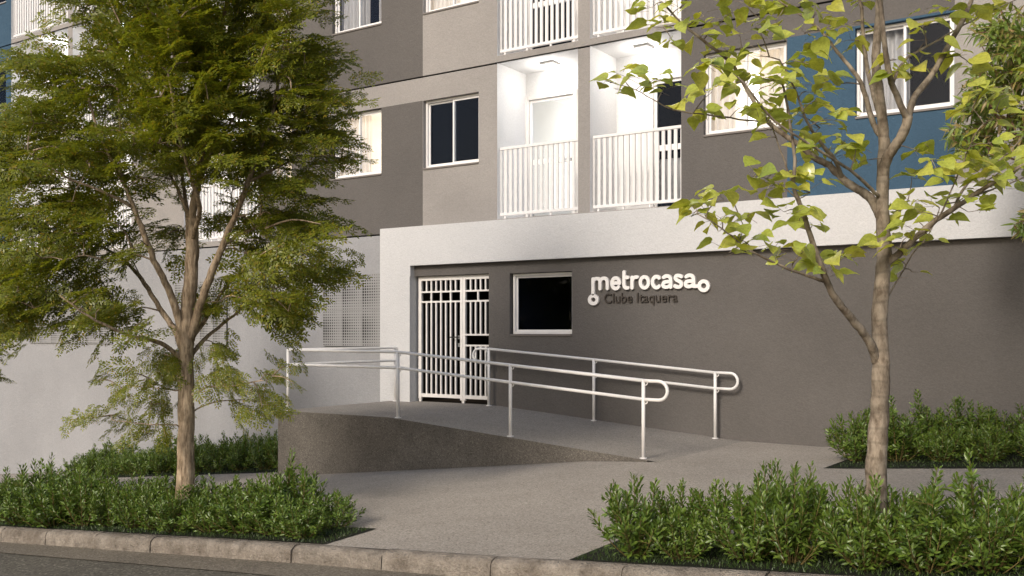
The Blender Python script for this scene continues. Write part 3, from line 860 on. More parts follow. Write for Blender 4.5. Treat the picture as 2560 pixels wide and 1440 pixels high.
# ------------------------------------------------------------------ handrails
def post(parent, x, y, zt, zb):
    p = MB().tube([(x, y, zb + .0), (x, y, zt)], 0.0225, 14).build('post', M['metal'], parent, True)
    p.data.polygons.foreach_set('use_smooth', [len(f.vertices) == 4 for f in p.data.polygons])
    o = MB().tube([(x, y, zb + .001), (x, y, zb + .012)], 0.045, 16).build('flange', M['metal'], parent)
    return p
def rail(parent, pts, name='handrail'):
    return MB().tube(pts, 0.0205, 12).build(name, M['metal'], parent, True)
def bracket(parent, x, y, z, dx):
    MB().tube(spline([(x, y, z - .05), (x + dx * .6, y, z - .052), (x + dx, y, z - .035), (x + dx, y, z - .005)], 3), 0.007, 6).build('bracket', M['metal'], parent, True)

front = empty('front_handrail', (-8, YRF + .06, -1.2), 'white tubular double handrail along the open edge of the ramp', 'handrail')
yr = YRF + 0.07
def hz_at(x): return ramp_z(x)
px_posts = [onY(720, 900, yr).x, onY(995, 900, yr).x, onY(1276, 900, yr).x, onY(1608.5, 900, yr).x]
H1, H2 = 0.92, 0.70
for x in px_posts: post(front, x, yr, hz_at(x) + H1 + .012, hz_at(x))
p1x, p4x = px_posts[0], px_posts[3]
end = p4x + 0.20
zt, zl = hz_at(p4x) + H1, hz_at(p4x) + H2
def loop(x, y, zt, zl, sgn):
    r = (zt - zl) / 2; out = []
    for q in range(0, 11):
        an = math.pi / 2 - math.pi * q / 10
        out.append((x + sgn * r * math.cos(an), y, zl + r + r * math.sin(an)))
    return out
top = [(p1x, yr, hz_at(p1x) + H1), (px_posts[1], yr, hz_at(px_posts[1]) + H1), (px_posts[2], yr, hz_at(px_posts[2]) + H1), (p4x, yr, zt)]
low = [(p1x, yr, hz_at(p1x) + H2), (px_posts[1], yr, hz_at(px_posts[1]) + H2), (px_posts[2], yr, hz_at(px_posts[2]) + H2), (p4x, yr, zl)]
rail(front, top); rail(front, low)
rail(front, [(p4x, yr, zt), (p4x + .1, yr, zt - .002)] + loop(end, yr, zt - .003, zl - .003, 1) + [(p4x + .1, yr, zl - .002), (p4x, yr, zl)], 'end_loop')
for x in px_posts[1:]:
    bracket(front, x, yr, hz_at(x) + H1, .05); bracket(front, x, yr, hz_at(x) + H2, .05)
# return of the rail along the landing's edge to the wall
ywb = YM - 0.14
pbx = p1x + 0.015
post(front, pbx, ywb, PLAT + H1 + .012, PLAT)
rail(front, [(p1x, yr, PLAT + H1), (pbx, ywb, PLAT + H1), (pbx, YM - .002, PLAT + H1)]); rail(front, [(p1x, yr, PLAT + H2), (pbx, ywb, PLAT + H2), (pbx, YM - .002, PLAT + H2)])

back = empty('wall_handrail', (-7.4, YM - .15, -1.3), 'white tubular double handrail with looped ends standing against the dark wall', 'handrail')
yw = YM - 0.13
bp = [onY(1222, 900, yw).x, onY(1484.5, 900, yw).x, onY(1788, 900, yw).x]
for x in bp: post(back, x, yw, hz_at(x) + H1 + .012, hz_at(x))
for hgt in (H1, H2): rail(back, [(x, yw, hz_at(x) + hgt) for x in bp])
rail(back, [(bp[2], yw, hz_at(bp[2]) + H1)] + loop(bp[2] + .22, yw, hz_at(bp[2]) + H1 - .003, hz_at(bp[2]) + H2 - .003, 1) + [(bp[2], yw, hz_at(bp[2]) + H2)], 'end_loop')
rail(back, [(bp[0], yw, hz_at(bp[0]) + H1)] + loop(bp[0] - .20, yw, hz_at(bp[0]) + H1 + .001, hz_at(bp[0]) + H2 + .001, -1) + [(bp[0], yw, hz_at(bp[0]) + H2)], 'end_loop')
for x in bp: bracket(back, x, yw, hz_at(x) + H1, .05 if x != bp[0] else -.05); bracket(back, x, yw, hz_at(x) + H2, .05 if x != bp[0] else -.05)


# ------------------------------------------------------------------ vegetation helpers
def orient(dirs, ups, roll=None):
    """rotation matrices (n,3,3) whose columns are [x = along dirs, y = side, z = up-ish]"""
    d = dirs / np.linalg.norm(dirs, axis=1, keepdims=True)
    s = np.cross(ups, d); s /= np.linalg.norm(s, axis=1, keepdims=True) + 1e-9
    u = np.cross(d, s)
    if roll is not None:
        c, q = np.cos(roll)[:, None], np.sin(roll)[:, None]
        s, u = s * c + u * q, u * c - s * q
    return np.stack([d, s, u], axis=2)

def scatter(tv, tf, pos, rot, scale):
    """copies of a template (tv verts, tf faces) baked into one array pair"""
    n, k = len(pos), len(tv)
    V = np.einsum('nij,kj->nki', rot, tv) * scale[:, None, None] + pos[:, None, :]
    F = tf[None] + (np.arange(n) * k)[:, None, None]
    return V.reshape(-1, 3), F.reshape(-1, tf.shape[1])

def leaflet(l, wd, fold=0.25):
    """diamond leaflet along +x"""
    return np.array([(0, 0, 0), (l * .45, wd / 2, wd * fold), (l, 0, -l * .06), (l * .45, -wd / 2, wd * fold)]), np.array([(0, 1, 2, 3)])

def spray_template(seed, length=0.34, pairs=6, leaf_l=0.13, nlf=5, ll=0.045, lw=0.0175):
    """one twig tip of a feathery tree: alternate compound leaves in a drooping plane"""
    r = np.random.default_rng(seed); V, F, n = [], [], 0
    stalks = []
    for i in range(pairs):
        t = (i + 0.5) / pairs
        for sd in (-1, 1):
            bx_ = length * (t + r.uniform(-.04, .04)); droop = -0.10 * length * t * t
            ang = sd * R(r.uniform(38, 66)) * (1 - .35 * t); L = leaf_l * r.uniform(.7, 1.15) * (1 - .35 * abs(t - .4))
            dz = r.uniform(-.35, .20)
            d = np.array([math.cos(ang), math.sin(ang), dz]); d /= np.linalg.norm(d)
            base = np.array([bx_, 0, droop])
            stalks.append((base, base + d * L))
            sv = np.cross((0, 0, 1), d); sv /= np.linalg.norm(sv); up = np.cross(d, sv)
            for q in range(nlf):
                for s2 in (-1, 1):
                    tt = (q + .6) / nlf
                    a2 = s2 * R(r.uniform(40, 68))
                    dd = d * math.cos(a2) + sv * math.sin(a2) + up * r.uniform(-.35, .3)
                    lv, lf = leaflet(ll * r.uniform(.75, 1.2), lw * r.uniform(.8, 1.2), r.uniform(.0, .35))
                    rot = orient(dd[None], (up + sv * r.uniform(-.5, .5))[None])[0]
                    V.append(lv @ rot.T + base + d * L * tt - np.array([0, 0, 0.25 * L * tt * tt])); F.append(lf + n); n += 4
            lv, lf = leaflet(ll, lw); rot = orient(d[None], up[None])[0]
            V.append(lv @ rot.T + base + d * L - np.array([0, 0, 0.25 * L])); F.append(lf + n); n += 4
    return np.concatenate(V), np.concatenate(F), stalks

def grow_twigs(nodes, targets, sag=0.12):
    """join every target to the nearest wood so far; returns list of (start, end, thick)"""
    P = [np.array(p) for p in nodes]; segs = []
    arr = np.array(P)
    d0 = np.array([np.min(np.linalg.norm(arr - t, axis=1)) for t in targets])
    for i in np.argsort(d0):
        t = targets[i]
        dd = np.linalg.norm(arr - t, axis=1) + np.maximum(0, arr[:, 2] - t[2]) * 0.6
        a = arr[int(np.argmin(dd))]
        L = np.linalg.norm(t - a)
        mid = (a + t) / 2 + rng.normal(0, .05, 3) * L + np.array([0, 0, sag * L])
        segs.append((a, mid, t, L))
        arr = np.vstack([arr, mid[None], (mid * .4 + t * .6)[None], t[None]])
    return segs

class Woody:
    """a tree: root empty at the foot, trunk, limbs, twigs and crown as parts"""
    def __init__(self, name, foot, label, cat, barkmat, group=None):
        self.root = empty(name, foot, label, cat, group); self.b = barkmat; self.nodes = []
        self.off = np.array(wloc(self.root)) - np.array([0, 0, ZC])
    def limb(self, pts, r0, r1, name='limb', sides=10, per=5, flare=0.0, wob=0.0):
        P = spline(pts, per); n = len(P)
        if wob: P = [P[0]] + [p + Vector(rng.normal(0, wob, 3)) for p in P[1:]]
        rad = [r0 + (r1 - r0) * (i / (n - 1)) ** 0.85 for i in range(n)]
        if flare:
            for i in range(n): rad[i] *= 1 + flare * max(0, 1 - i / (0.25 * n)) ** 2
        if wob: rad = [q * (1 + random.uniform(-.05, .05)) for q in rad]
        MB().tube(P, rad, sides).build(name, self.b, self.root, True)
        self.nodes += [np.array(p) for p in P[max(1, n // 4):]]
        return P
    def twigs(self, segs, r=0.006, name='twig', extra=()):
        m = MB()
        for a, mid, t, L in segs:
            rr = r * (0.6 + min(1.6, L * 1.6))
            m.tube(spline([a, mid, t], 3), [rr * 1.2, rr * 1.1, rr, rr * .9, rr * .75, rr * .6, rr * .4], 4, False)
        for a, b, rr in extra: m.tube([a, b], [rr, rr * .6], 3, False)
        o = m.build(name, self.b, self.root, True); o['kind'] = 'stuff'
        return o

# ------------------------------------------------------------------ feathery-leaved tree in the kerbside bed
D1 = 9.77
T1 = lambda x, y, dd=0.0: atD(x, y, D1 + dd)
foot = T1(465, 1326); foot.z = ground_z(foot.x, foot.y)
tree1 = Woody('feathery_tree', foot, 'young tree with a fissured brown trunk and dense fine feathery foliage', 'tree', M['bark_f'])
tree1.limb([foot - Vector((0, 0, .08)), T1(464, 1200), T1(466, 1050), T1(464, 920), T1(466, 830), T1(474, 730), T1(481, 640), T1(479, 545)], 0.092, 0.062, 'trunk', 14, 6, 0.25, 0.003)
L1 = [([(477, 560), (492, 470, -.05), (503, 390, -.08), (512, 300, -.05), (522, 220, 0), (540, 130, .05), (560, 40, .05), (585, -80, 0), (570, -220, 0), (540, -380, 0)], .047, .012),
      ([(476, 552), (458, 505, .1), (432, 450, .2), (405, 408, .3), (360, 380, .45), (300, 340, .55)], .025, .008),
      ([(463, 850), (448, 800, -.05), (420, 720, -.15), (385, 650, -.25), (358, 580, -.35), (335, 520, -.4), (308, 455, -.5), (250, 340, -.6), (215, 220, -.65)], .05, .012),
      ([(458, 880), (440, 830, .1), (405, 780, .2), (370, 722, .35), (330, 670, .5), (280, 630, .65), (200, 590, .8)], .042, .012),
      ([(475, 850), (500, 760, -.1), (530, 680, -.2), (562, 600, -.25), (592, 530, -.3), (620, 455, -.35), (645, 385, -.4), (680, 290, -.4), (700, 180, -.35), (720, 60, -.3)], .05, .012),
      ([(560, 612, -.25), (600, 585, -.15), (650, 565, 0), (700, 540, .2), (770, 500, .35)], .024, .007),
      ([(462, 905), (420, 868, -.15), (370, 848, -.35), (320, 838, -.5), (240, 800, -.75), (150, 740, -.9)], .032, .009),
      ([(468, 900), (510, 850, .2), (570, 800, .45), (650, 740, .7), (740, 700, .8)], .028, .008),
      ([(470, 860), (520, 790, .3), (580, 700, .6), (680, 640, .9), (800, 560, 1.0)], .028, .008),
      ([(468, 990), (492, 982, -.05), (520, 968, -.1), (580, 964, -.25), (660, 950, -.4)], .017, .006),
      ([(462, 985), (440, 975, -.05), (380, 970, .1), (320, 965, .2)], .012, .005),
      ([(462, 1070), (430, 1062, -.1), (360, 1060, -.2), (280, 1050, -.25)], .010, .004),
      ([(468, 1040), (520, 1010, .1), (600, 1000, .2), (680, 1010, .25)], .010, .004),
      ([(495, 470, -.05), (520, 400, .15), (545, 350, .4), (590, 290, .7), (640, 220, .9)], .026, .008),
      ([(480, 640), (470, 560, .35), (455, 440, .7), (430, 300, .9), (400, 150, 1.0)], .034, .009),
      ([(480, 600), (500, 520, -.4), (470, 420, -.75), (440, 300, -.95), (420, 180, -1.0)], .030, .009),
      ([(620, 455, -.35), (690, 420, -.5), (760, 390, -.55), (840, 390, -.5)], .018, .006),
      ([(335, 520, -.4), (260, 480, -.6), (160, 440, -.75), (70, 380, -.8)], .020, .006),
      ([(405, 408, .3), (330, 300, .7), (250, 220, .8), (160, 160, .75)], .018, .006),
      ([(512, 300, -.05), (580, 220, -.3), (660, 150, -.5), (760, 130, -.5)], .018, .006),
      ([(308, 455, -.5), (298, 380, -.4), (300, 290, -.3), (290, 200, -.2), (270, 100, -.1)], .016, .006)]
for pts, r0, r1 in L1: tree1.limb([T1(*p) for p in pts], r0 * .9, r1 * .85, 'limb', 8, 5, 0, .003)
blobs = [(520, 40, 200, 120), (650, 150, 190, 120), (765, 230, 95, 110), (400, 100, 150, 110), (230, 175, 120, 60), (120, 260, 110, 80), (70, 170, 70, 45), (330, 290, 200, 100),
         (560, 300, 170, 90), (720, 370, 150, 65), (840, 300, 75, 55), (880, 390, 55, 32), (150, 380, 170, 75), (330, 400, 150, 65), (100, 500, 120, 75), (260, 515, 120, 65),
         (720, 460, 130, 42), (810, 545, 70, 45), (720, 560, 95, 35), (90, 620, 120, 75), (250, 615, 120, 55), (170, 735, 180, 65), (330, 795, 110, 40), (50, 780, 70, 60),
         (400, 925, 130, 42), (320, 960, 100, 28), (700, 640, 110, 50), (760, 705, 100, 45), (620, 725, 110, 36), (840, 665, 48, 26), (725, 790, 50, 55), (530, 765, 40, 22),
         (425, 885, 45, 16), (520, 872, 40, 16), (590, 950, 100, 40), (700, 930, 45, 42), (640, 1020, 80, 24), (265, 1046, 65, 14), (385, 1010, 45, 16), (380, 1095, 60, 26),
         (480, -130, 260, 150), (470, -330, 230, 120), (500, -450, 140, 80), (300, -40, 180, 110), (700, -20, 130, 110), (470, 205, 150, 80), (440, 330, 110, 60), (480, 440, 110, 40), (590, 400, 90, 50), (20, 420, 60, 110), (20, 300, 50, 60),
         (560, 560, 80, 35), (400, 590, 70, 40), (880, 250, 50, 30), (820, 150, 50, 60), (20, 690, 50, 60)]
targets, bsize = [], []
for (cx, cy, rx, ry) in blobs:
    area = rx * ry
    n = max(4, int(area / (450 if cy < 860 else 650)))
    side = (cx - 465) / 470.0; hgt = (cy - 330) / 620.0
    half = 1.55 * math.sqrt(max(0.06, 1 - side * side * .95)) * math.sqrt(max(0.10, 1 - hgt * hgt * .8))
    for _ in range(n):
        while True:
            q = rng.uniform(-1, 1, 3)
            if q @ q < 1: break
        dd = q[2] * half if rx > 60 else q[2] * min(half, .35) + rng.choice([-.2, .2])
        px_, py_ = cx + q[0] * rx, cy + q[1] * ry
        if px_ > 465 and cy < 860: px_ = 465 + (px_ - 465) * .92
        if dd < 0 and 395 < px_ < 640 and 420 < py_ < 860 and rng.uniform() < .8: dd = -dd
        targets.append(np.array(T1(px_, py_, dd))); bsize.append(.68 if cy > 860 else (.82 if ry < 36 else 1.0))
targets = np.array(targets); bsize = np.array(bsize)
seg1 = grow_twigs(tree1.nodes, targets)
tree1.twigs(seg1, 0.0065)
def feather_crown(tree, targets, axis, seed, tmpl, nv=6, smin=.75, smax=1.2, size=1.0):
    r = np.random.default_rng(seed); n = len(targets)
    out = targets - axis; out[:, 2] *= 0.25
    out += r.normal(0, .45, out.shape) * np.array([1, 1, .35]); out[:, 2] -= 0.12
    ups = np.tile((.1, -.7, 1.0), (n, 1)) + r.normal(0, .5, (n, 3))
    rot = orient(out, ups); scl = r.uniform(smin, smax, n) * size
    pos = targets - np.einsum('nij,j->ni', rot, np.array([.17, 0, 0])) * scl[:, None] - tree.off
    which = r.integers(0, nv, n); Vs, Fs, k = [], [], 0
    for q in range(nv):
        i = which == q
        if not i.any(): continue
        V, F = scatter(tmpl[q][0], tmpl[q][1], pos[i], rot[i], scl[i]); Vs.append(V); Fs.append(F + k); k += len(V)
    return np.concatenate(Vs), np.concatenate(Fs)
tm = [spray_template(40 + q) for q in range(6)]
V, F = feather_crown(tree1, targets, np.array(T1(468, 600)), 3, tm, size=bsize)
V2, F2 = feather_crown(tree1, targets + rng.normal(0, .09, targets.shape), np.array(T1(468, 600)), 4, tm, size=bsize)
V3_, F3_ = feather_crown(tree1, targets + rng.normal(0, .11, targets.shape), np.array(T1(468, 600)), 5, tm, size=bsize)
crown1 = np_mesh('crown', np.concatenate([V, V2, V3_]), np.concatenate([F, F2 + len(V), F3_ + len(V) + len(V2)]), M['feather'], tree1.root); crown1['kind'] = 'stuff'
print('feather leaflets', len(F) + len(F2))

# the next tree of the row, mostly outside the picture
def copy_thing(root, loc, rotz, scale, label, group=None):
    c = root.copy(); C.objects.link(c); c.location = loc; c.rotation_euler = (0, 0, rotz); c.scale = (scale,) * 3
    c['label'] = label
    if group: c['group'] = group
    for ch in root.children:
        d = ch.copy(); C.objects.link(d); d.parent = c
    return c
fx = -13.9
copy_thing(tree1.root, (fx, 6.3, ground_z(fx, 6.3) + ZC), R(150), 0.86, 'feathery tree beyond the end of the shrub bed, only its branch tips showing')

# ------------------------------------------------------------------ heart-leaved tree
D2 = 6.02
T2 = lambda x, y, dd=0.0: atD(x, y, D2 + dd)
foot = T2(2200, 1420); foot.z = ground_z(foot.x, foot.y)
tree2 = Woody('heart_leaved_tree', foot, 'slender tree with smooth banded bark and large yellow-green heart-shaped leaves', 'tree', M['bark_s'])
tree2.limb([foot - Vector((0, 0, .08)), T2(2194, 1300), T2(2190, 1180), T2(2198, 1050), T2(2203, 930), T2(2199, 800), T2(2206, 700), T2(2211, 620), T2(2206, 520), T2(2208, 420), T2(2210, 340), T2(2200, 260), T2(2190, 140), T2(2197, 40), T2(2200, -80), T2(2190, -280), T2(2200, -480), T2(2195, -640)], 0.068, 0.012, 'trunk', 16, 5, 0.2, .002)
L2 = [([(2192, 905), (2178, 862, -.06), (2150, 822, -.12), (2105, 768, -.22), (2078, 728, -.28), (2056, 673, -.32), (2036, 620, -.34), (2012, 543, -.36), (1984, 467, -.38), (1987, 400, -.38), (1972, 290, -.36), (1958, 210, -.34)], .030, .006),
      ([(2066, 705, -.30), (2010, 687, -.36), (1938, 657, -.42), (1867, 621, -.46), (1806, 572, -.50), (1745, 535, -.52)], .010, .003),
      ([(2204, 545), (2180, 500, .05), (2150, 477, .12), (2113, 453, .18), (2073, 413, .25), (2038, 396, .30), (1989, 356, .36), (1927, 311, .42), (1882, 249, .45), (1833, 164, .5), (1771, 111, .5), (1704, 58, .5), (1655, 5, .5)], .033, .006),
      ([(2105, 446, .19), (2087, 400, .1), (2051, 356, 0), (2016, 302, -.1), (1990, 230, -.15), (1950, 150, -.2)], .015, .004),
      ([(2204, 500), (2170, 465, -.1), (2127, 427, -.2), (2038, 369, -.35), (1936, 302, -.45), (1870, 220, -.5), (1800, 150, -.5)], .012, .004),
      ([(1905, 300, .43), (1882, 302, .4), (1784, 289, .3), (1704, 278, .25), (1655, 262, .2), (1590, 225, .15), (1515, 203, .1)], .0075, .002),
      ([(1984, 467, -.38), (1967, 420, -.3), (1944, 356, -.2), (1925, 300, -.1)], .007, .003),
      ([(2207, 440), (2218, 395, -.05), (2240, 362, -.1), (2262, 325, -.15), (2270, 292, -.17)], .034, .028),
      ([(2270, 300, -.17), (2251, 258, -.2), (2224, 191, -.25), (2209, 89, -.3), (2198, 0, -.3), (2160, -150, -.4), (2080, -330, -.55), (2010, -480, -.6)], .021, .008),
      ([(2270, 300, -.17), (2284, 246, -.12), (2327, 191, -.05), (2371, 116, .05), (2407, 49, .1), (2432, -10, .15), (2480, -140, .25), (2560, -320, .4), (2620, -450, .5)], .022, .009),
      ([(2233, 205, -.22), (2262, 150, -.1), (2304, 124, 0), (2380, 80, .15), (2460, 36, .25), (2540, 0, .3)], .010, .003),
      ([(2207, 345), (2184, 311, .08), (2167, 255, .15), (2149, 200, .22), (2104, 142, .3), (2082, 116, .34), (2042, 67, .4), (1971, 18, .45), (1900, -30, .45)], .020, .005),
      ([(2203, 300), (2185, 240, .2), (2168, 165, .35), (2158, 89, .45), (2149, 0, .5), (2090, -130, .65), (1960, -270, .8), (1860, -400, .9)], .018, .006),
      ([(2207, 665), (2240, 640, -.04), (2264, 618, -.08), (2327, 560, -.15), (2393, 516, -.22), (2460, 471, -.28), (2527, 431, -.33), (2610, 385, -.38)], .026, .009),
      ([(2275, 610, -.09), (2320, 575, -.2), (2353, 533, -.3), (2380, 471, -.35), (2411, 400, -.4), (2440, 330, -.4)], .007, .003),
      ([(2206, 765), (2222, 738, .08), (2250, 692, .14), (2278, 640, .18), (2326, 579, .22), (2350, 520, .25)], .007, .003),
      ([(2385, 520, -.21), (2410, 470, .0), (2440, 440, .1), (2500, 400, .2), (2560, 340, .25)], .010, .004),
      ([(2430, 490, -.25), (2490, 470, -.15), (2570, 440, -.1)], .008, .004),
      ([(2040, 630, -.34), (2070, 660, -.30), (2100, 650, -.28)], .003, .002),
      ([(2000, 505, -.37), (1950, 460, -.4), (1900, 440, -.4)], .004, .002)]
for pts, r0, r1 in L2: tree2.limb([T2(*p) for p in pts], r0, r1, 'limb', 8, 5, 0, .0015)
LC = [(1530, 205, 3), (1560, 190, 3), (1600, 215, 3), (1640, 195, 3), (1660, 222, 3), (1695, 262, 1), (1740, 275, 2), (1770, 280, 3), (1630, 20, 3), (1665, 50, 4), (1640, 70, 3), (1700, 20, 3), (1720, 60, 2), (1680, 100, 2), (1740, 95, 2),
      (1760, 40, 2), (1800, 60, 3), (1830, 30, 3), (1870, 20, 3), (1900, 45, 3), (1940, 50, 3), (1960, 20, 3), (2000, 15, 3), (2040, 30, 3), (1850, 90, 3), (1900, 80, 3), (1780, 120, 3), (1820, 130, 3), (1770, 160, 3), (1850, 150, 4),
      (1800, 170, 2), (1890, 140, 3), (2010, 85, 2), (2040, 110, 2), (2080, 70, 3), (2130, 60, 3), (2160, 15, 3), (2120, 100, 2), (1780, 230, 3), (1830, 220, 4), (1880, 190, 4), (1920, 215, 4), (1950, 240, 4), (1900, 260, 4), (1850, 270, 3),
      (1990, 210, 4), (2020, 230, 3), (2060, 200, 3), (1980, 150, 3), (2020, 160, 2), (2050, 250, 3), (2080, 215, 3), (2000, 290, 4), (2050, 320, 3), (2090, 300, 2), (1960, 300, 4), (1920, 290, 3), (2030, 350, 3), (2070, 370, 2), (1925, 345, 1),
      (2010, 380, 2), (2115, 350, 1), (2140, 370, 3), (2165, 400, 2), (2090, 385, 2), (1890, 440, 3), (1930, 430, 3), (1930, 465, 2), (1990, 430, 4), (2020, 430, 3), (1985, 475, 1), (2025, 482, 1), (1740, 520, 3), (1728, 542, 2), (1810, 500, 2),
      (1830, 480, 1), (1780, 515, 1), (1800, 545, 3), (1850, 545, 3), (1800, 578, 1), (1860, 568, 1), (1850, 600, 3), (1880, 620, 2), (1822, 632, 1), (1960, 530, 3), (2000, 545, 2), (1985, 568, 1), (2030, 560, 1), (1950, 625, 2), (1985, 650, 2),
      (2010, 630, 1), (2065, 655, 3), (2100, 640, 3), (2070, 678, 2), (2120, 645, 1), (2215, 600, 4), (2250, 620, 3), (2270, 590, 3), (2320, 605, 1), (2240, 650, 3), (2280, 680, 1), (2230, 540, 2), (2270, 500, 2), (2300, 530, 3), (2330, 510, 3),
      (2290, 550, 3), (2360, 540, 2), (2400, 500, 3), (2420, 530, 1), (2440, 505, 2), (2280, 440, 3), (2310, 430, 3), (2340, 420, 3), (2370, 440, 4), (2330, 400, 2), (2290, 375, 2), (2400, 410, 4), (2430, 420, 4), (2460, 400, 4), (2500, 430, 4),
      (2530, 420, 4), (2550, 380, 4), (2470, 450, 3), (2520, 455, 3), (2420, 370, 3), (2470, 360, 3), (2430, 270, 2), (2450, 230, 3), (2500, 250, 3), (2520, 200, 2), (2480, 300, 2), (2430, 160, 3), (2400, 140, 2), (2540, 250, 3), (2240, 150, 3),
      (2270, 165, 3), (2245, 195, 2), (2300, 175, 1), (2300, 60, 2), (2350, 50, 2), (2320, 100, 1), (2390, 25, 2), (2430, 40, 2), (2480, 30, 3), (2530, 20, 3), (2150, 110, 2), (2580, 300, 4), (2600, 420, 4), (2620, 200, 4), (1750, -60, 5), (1900, -70, 6), (2050, -60, 6), (2250, -70, 5), (2400, -60, 5)]
def heart_template(seed):
    r = np.random.default_rng(seed)
    ts = np.array([0.0, .05, .14, .26, .40, .55, .70, .84, .93, 1.0]); ws = np.array([0.10, .27, .40, .455, .44, .37, .26, .13, .055, .004])
    us = np.array([-1, -.5, 0, .5, 1.0]); bend = r.uniform(.12, .42); cup = r.uniform(.05, .30); tw = r.uniform(-.35, .35); asy = r.uniform(-.06, .06); curl = r.uniform(-.1, .1)
    V, UV = [], []
    for t, wv in zip(ts, ws):
        for u in us:
            lobe = -0.07 * abs(u) if t < .1 else 0
            x = t + lobe; y = u * wv + asy * math.sin(t * math.pi)
            z = -bend * t * t + cup * abs(u) * wv + tw * y * t + curl * math.sin(t * 5 + u) * .3 + .018 * math.sin(u * 7 + t * 23 + seed)
            V.append((x, y, z)); UV.append((u, t))
    k = len(us)
    F = [(i * k + j, i * k + j + 1, (i + 1) * k + j + 1, (i + 1) * k + j) for i in range(len(ts) - 1) for j in range(k - 1)]
    return np.array(V), np.array(F), np.array(UV)
HT = [heart_template(q) for q in range(8)]
tgt, cnt = [], []
while len(LC) < 330:          # the crown goes on above the picture
    q = rng.uniform(-1, 1, 2)
    if q @ q < 1: LC.append((2190 + q[0] * 560, -420 + q[1] * 330, 3))
arr2 = np.array(tree2.nodes)
def depth_of(p): return -p[0] * S_ + p[1] * C_
dn = np.array([depth_of(p) for p in arr2])
un = np.array([(p[0] * C_ + p[1] * S_) for p in arr2]) / dn * FPX + 1280; vn = HOR - arr2[:, 2] / dn * FPX
for (x, y, n) in LC:
    q = int(np.argmin((un - x) ** 2 + (vn - y) ** 2 + 200 * rng.uniform(0, 1, len(un))))
    tgt.append(np.array(atD(x, y, dn[q] + rng.uniform(-.16, .16) * (1 if y > -60 else 5)))); cnt.append(n)
seg2 = grow_twigs(tree2.nodes, np.array(tgt), 0.05)
heart_me = []
for q, (hv, hf, huv) in enumerate(HT):
    o = np_mesh('leaf', hv, hf, M['heart'], None, True, huv); heart_me.append(o.data); bpy.data.objects.remove(o)
leaves, pet = [], []
for tpos, n in zip(tgt, cnt):
    for k in range(n + 1 + (rng.uniform() < .8)):
        an = rng.uniform(0, 2 * math.pi)
        stalk = np.array([math.cos(an), math.sin(an), rng.uniform(-.1, .7)]) * rng.uniform(.035, .085)
        base = tpos + rng.normal(0, .03, 3) * (k > 0); p1 = base + stalk
        d = np.array([math.cos(an + rng.normal(0, .5)), math.sin(an + rng.normal(0, .5)), rng.uniform(-.5, .25)])
        up = np.array([rng.normal(.1, .5), rng.normal(-.45, .5), 1.0])
        rot = orient(d[None], up[None])[0]; s = rng.uniform(.062, .135)
        pet.append((base, p1, .0016)); leaves.append((p1, rot, s, int(rng.integers(0, 8))))
tree2.twigs(seg2, 0.0042, 'twig', pet)
inview = []
for i, (p, rot, s, k) in enumerate(leaves):
    d = depth_of(p); x = (p[0] * C_ + p[1] * S_) / d * FPX + 1280; y = HOR - p[2] / d * FPX
    inview.append((-(s / d) if -40 < x < 2600 and -40 < y < 1440 else 1.0, i))
order = [i for _, i in sorted(inview)]
for i in order[:300]:
    p, rot, s, k = leaves[i]
    o = bpy.data.objects.new('leaf', heart_me[k]); C.objects.link(o); o.parent = tree2.root
    mt = Matrix([list(r_) for r_ in rot]).to_4x4() @ Matrix.Scale(s, 4); mt.translation = Vector(p - tree2.off); o.matrix_local = mt
rest = order[300:]
Vs, Fs, Us, kk = [], [], [], 0
for i in rest:
    p, rot, s, k = leaves[i]; hv, hf, huv = HT[k]
    Vs.append(hv @ rot.T * s + p - tree2.off); Fs.append(hf + kk); Us.append(huv); kk += len(hv)
if Vs:
    o = np_mesh('crown', np.concatenate(Vs), np.concatenate(Fs), M['heart'], tree2.root, True, np.concatenate(Us)); o['kind'] = 'stuff'
print('heart leaves', len(leaves))

# ------------------------------------------------------------------ lance-leaved tree in the bed by the dark wall
f3 = Vector((-0.55, 11.7, 0)); f3.z = ground_z(f3.x, f3.y)
D3 = depth_of(f3)
T3 = lambda x, y, dd=0.0: atD(x, y, D3 + dd)
x3 = 1280 + FPX * (f3.x * C_ + f3.y * S_) / D3
tree3 = Woody('lance_leaved_tree', f3, 'tree with reddish twigs and narrow pointed leaves, some dried orange, hanging before the beige wall', 'tree', M['bark_r'])
tree3.limb([f3 - Vector((0, 0, .08)), T3(x3 + 6, 900), T3(x3 - 8, 650), T3(x3 - 5, 450), T3(x3 - 30, 200), T3(x3 - 40, -50), T3(x3 - 30, -250)], .085, .03, 'trunk', 12, 5, .2, .003)
for pts, r0, r1 in [([(x3 - 5, 560), (2700, 480, -.1), (2610, 420, -.2), (2540, 350, -.3), (2480, 270, -.4), (2430, 200, -.45)], .034, .007),
                    ([(x3 - 10, 470), (2680, 330, .1), (2600, 220, .2), (2545, 130, .25), (2510, 50, .3), (2490, -40, .3)], .032, .007),
                    ([(2600, 410, -.2), (2540, 400, -.4), (2470, 370, -.5), (2410, 350, -.55)], .014, .005),
                    ([(x3 - 5, 640), (2720, 600, -.2), (2640, 580, -.35), (2560, 555, -.45)], .018, .005),
                    ([(2545, 350, -.3), (2520, 280, -.1), (2500, 200, .1), (2450, 110, .2)], .012, .004),
                    ([(x3 - 30, 260), (2800, 150, -.2), (2720, 60, -.4), (2640, 0, -.5)], .028, .007)]:
    tree3.limb([T3(*p) for p in pts], r0, r1, 'limb', 7, 5, 0, .004)
t3 = []
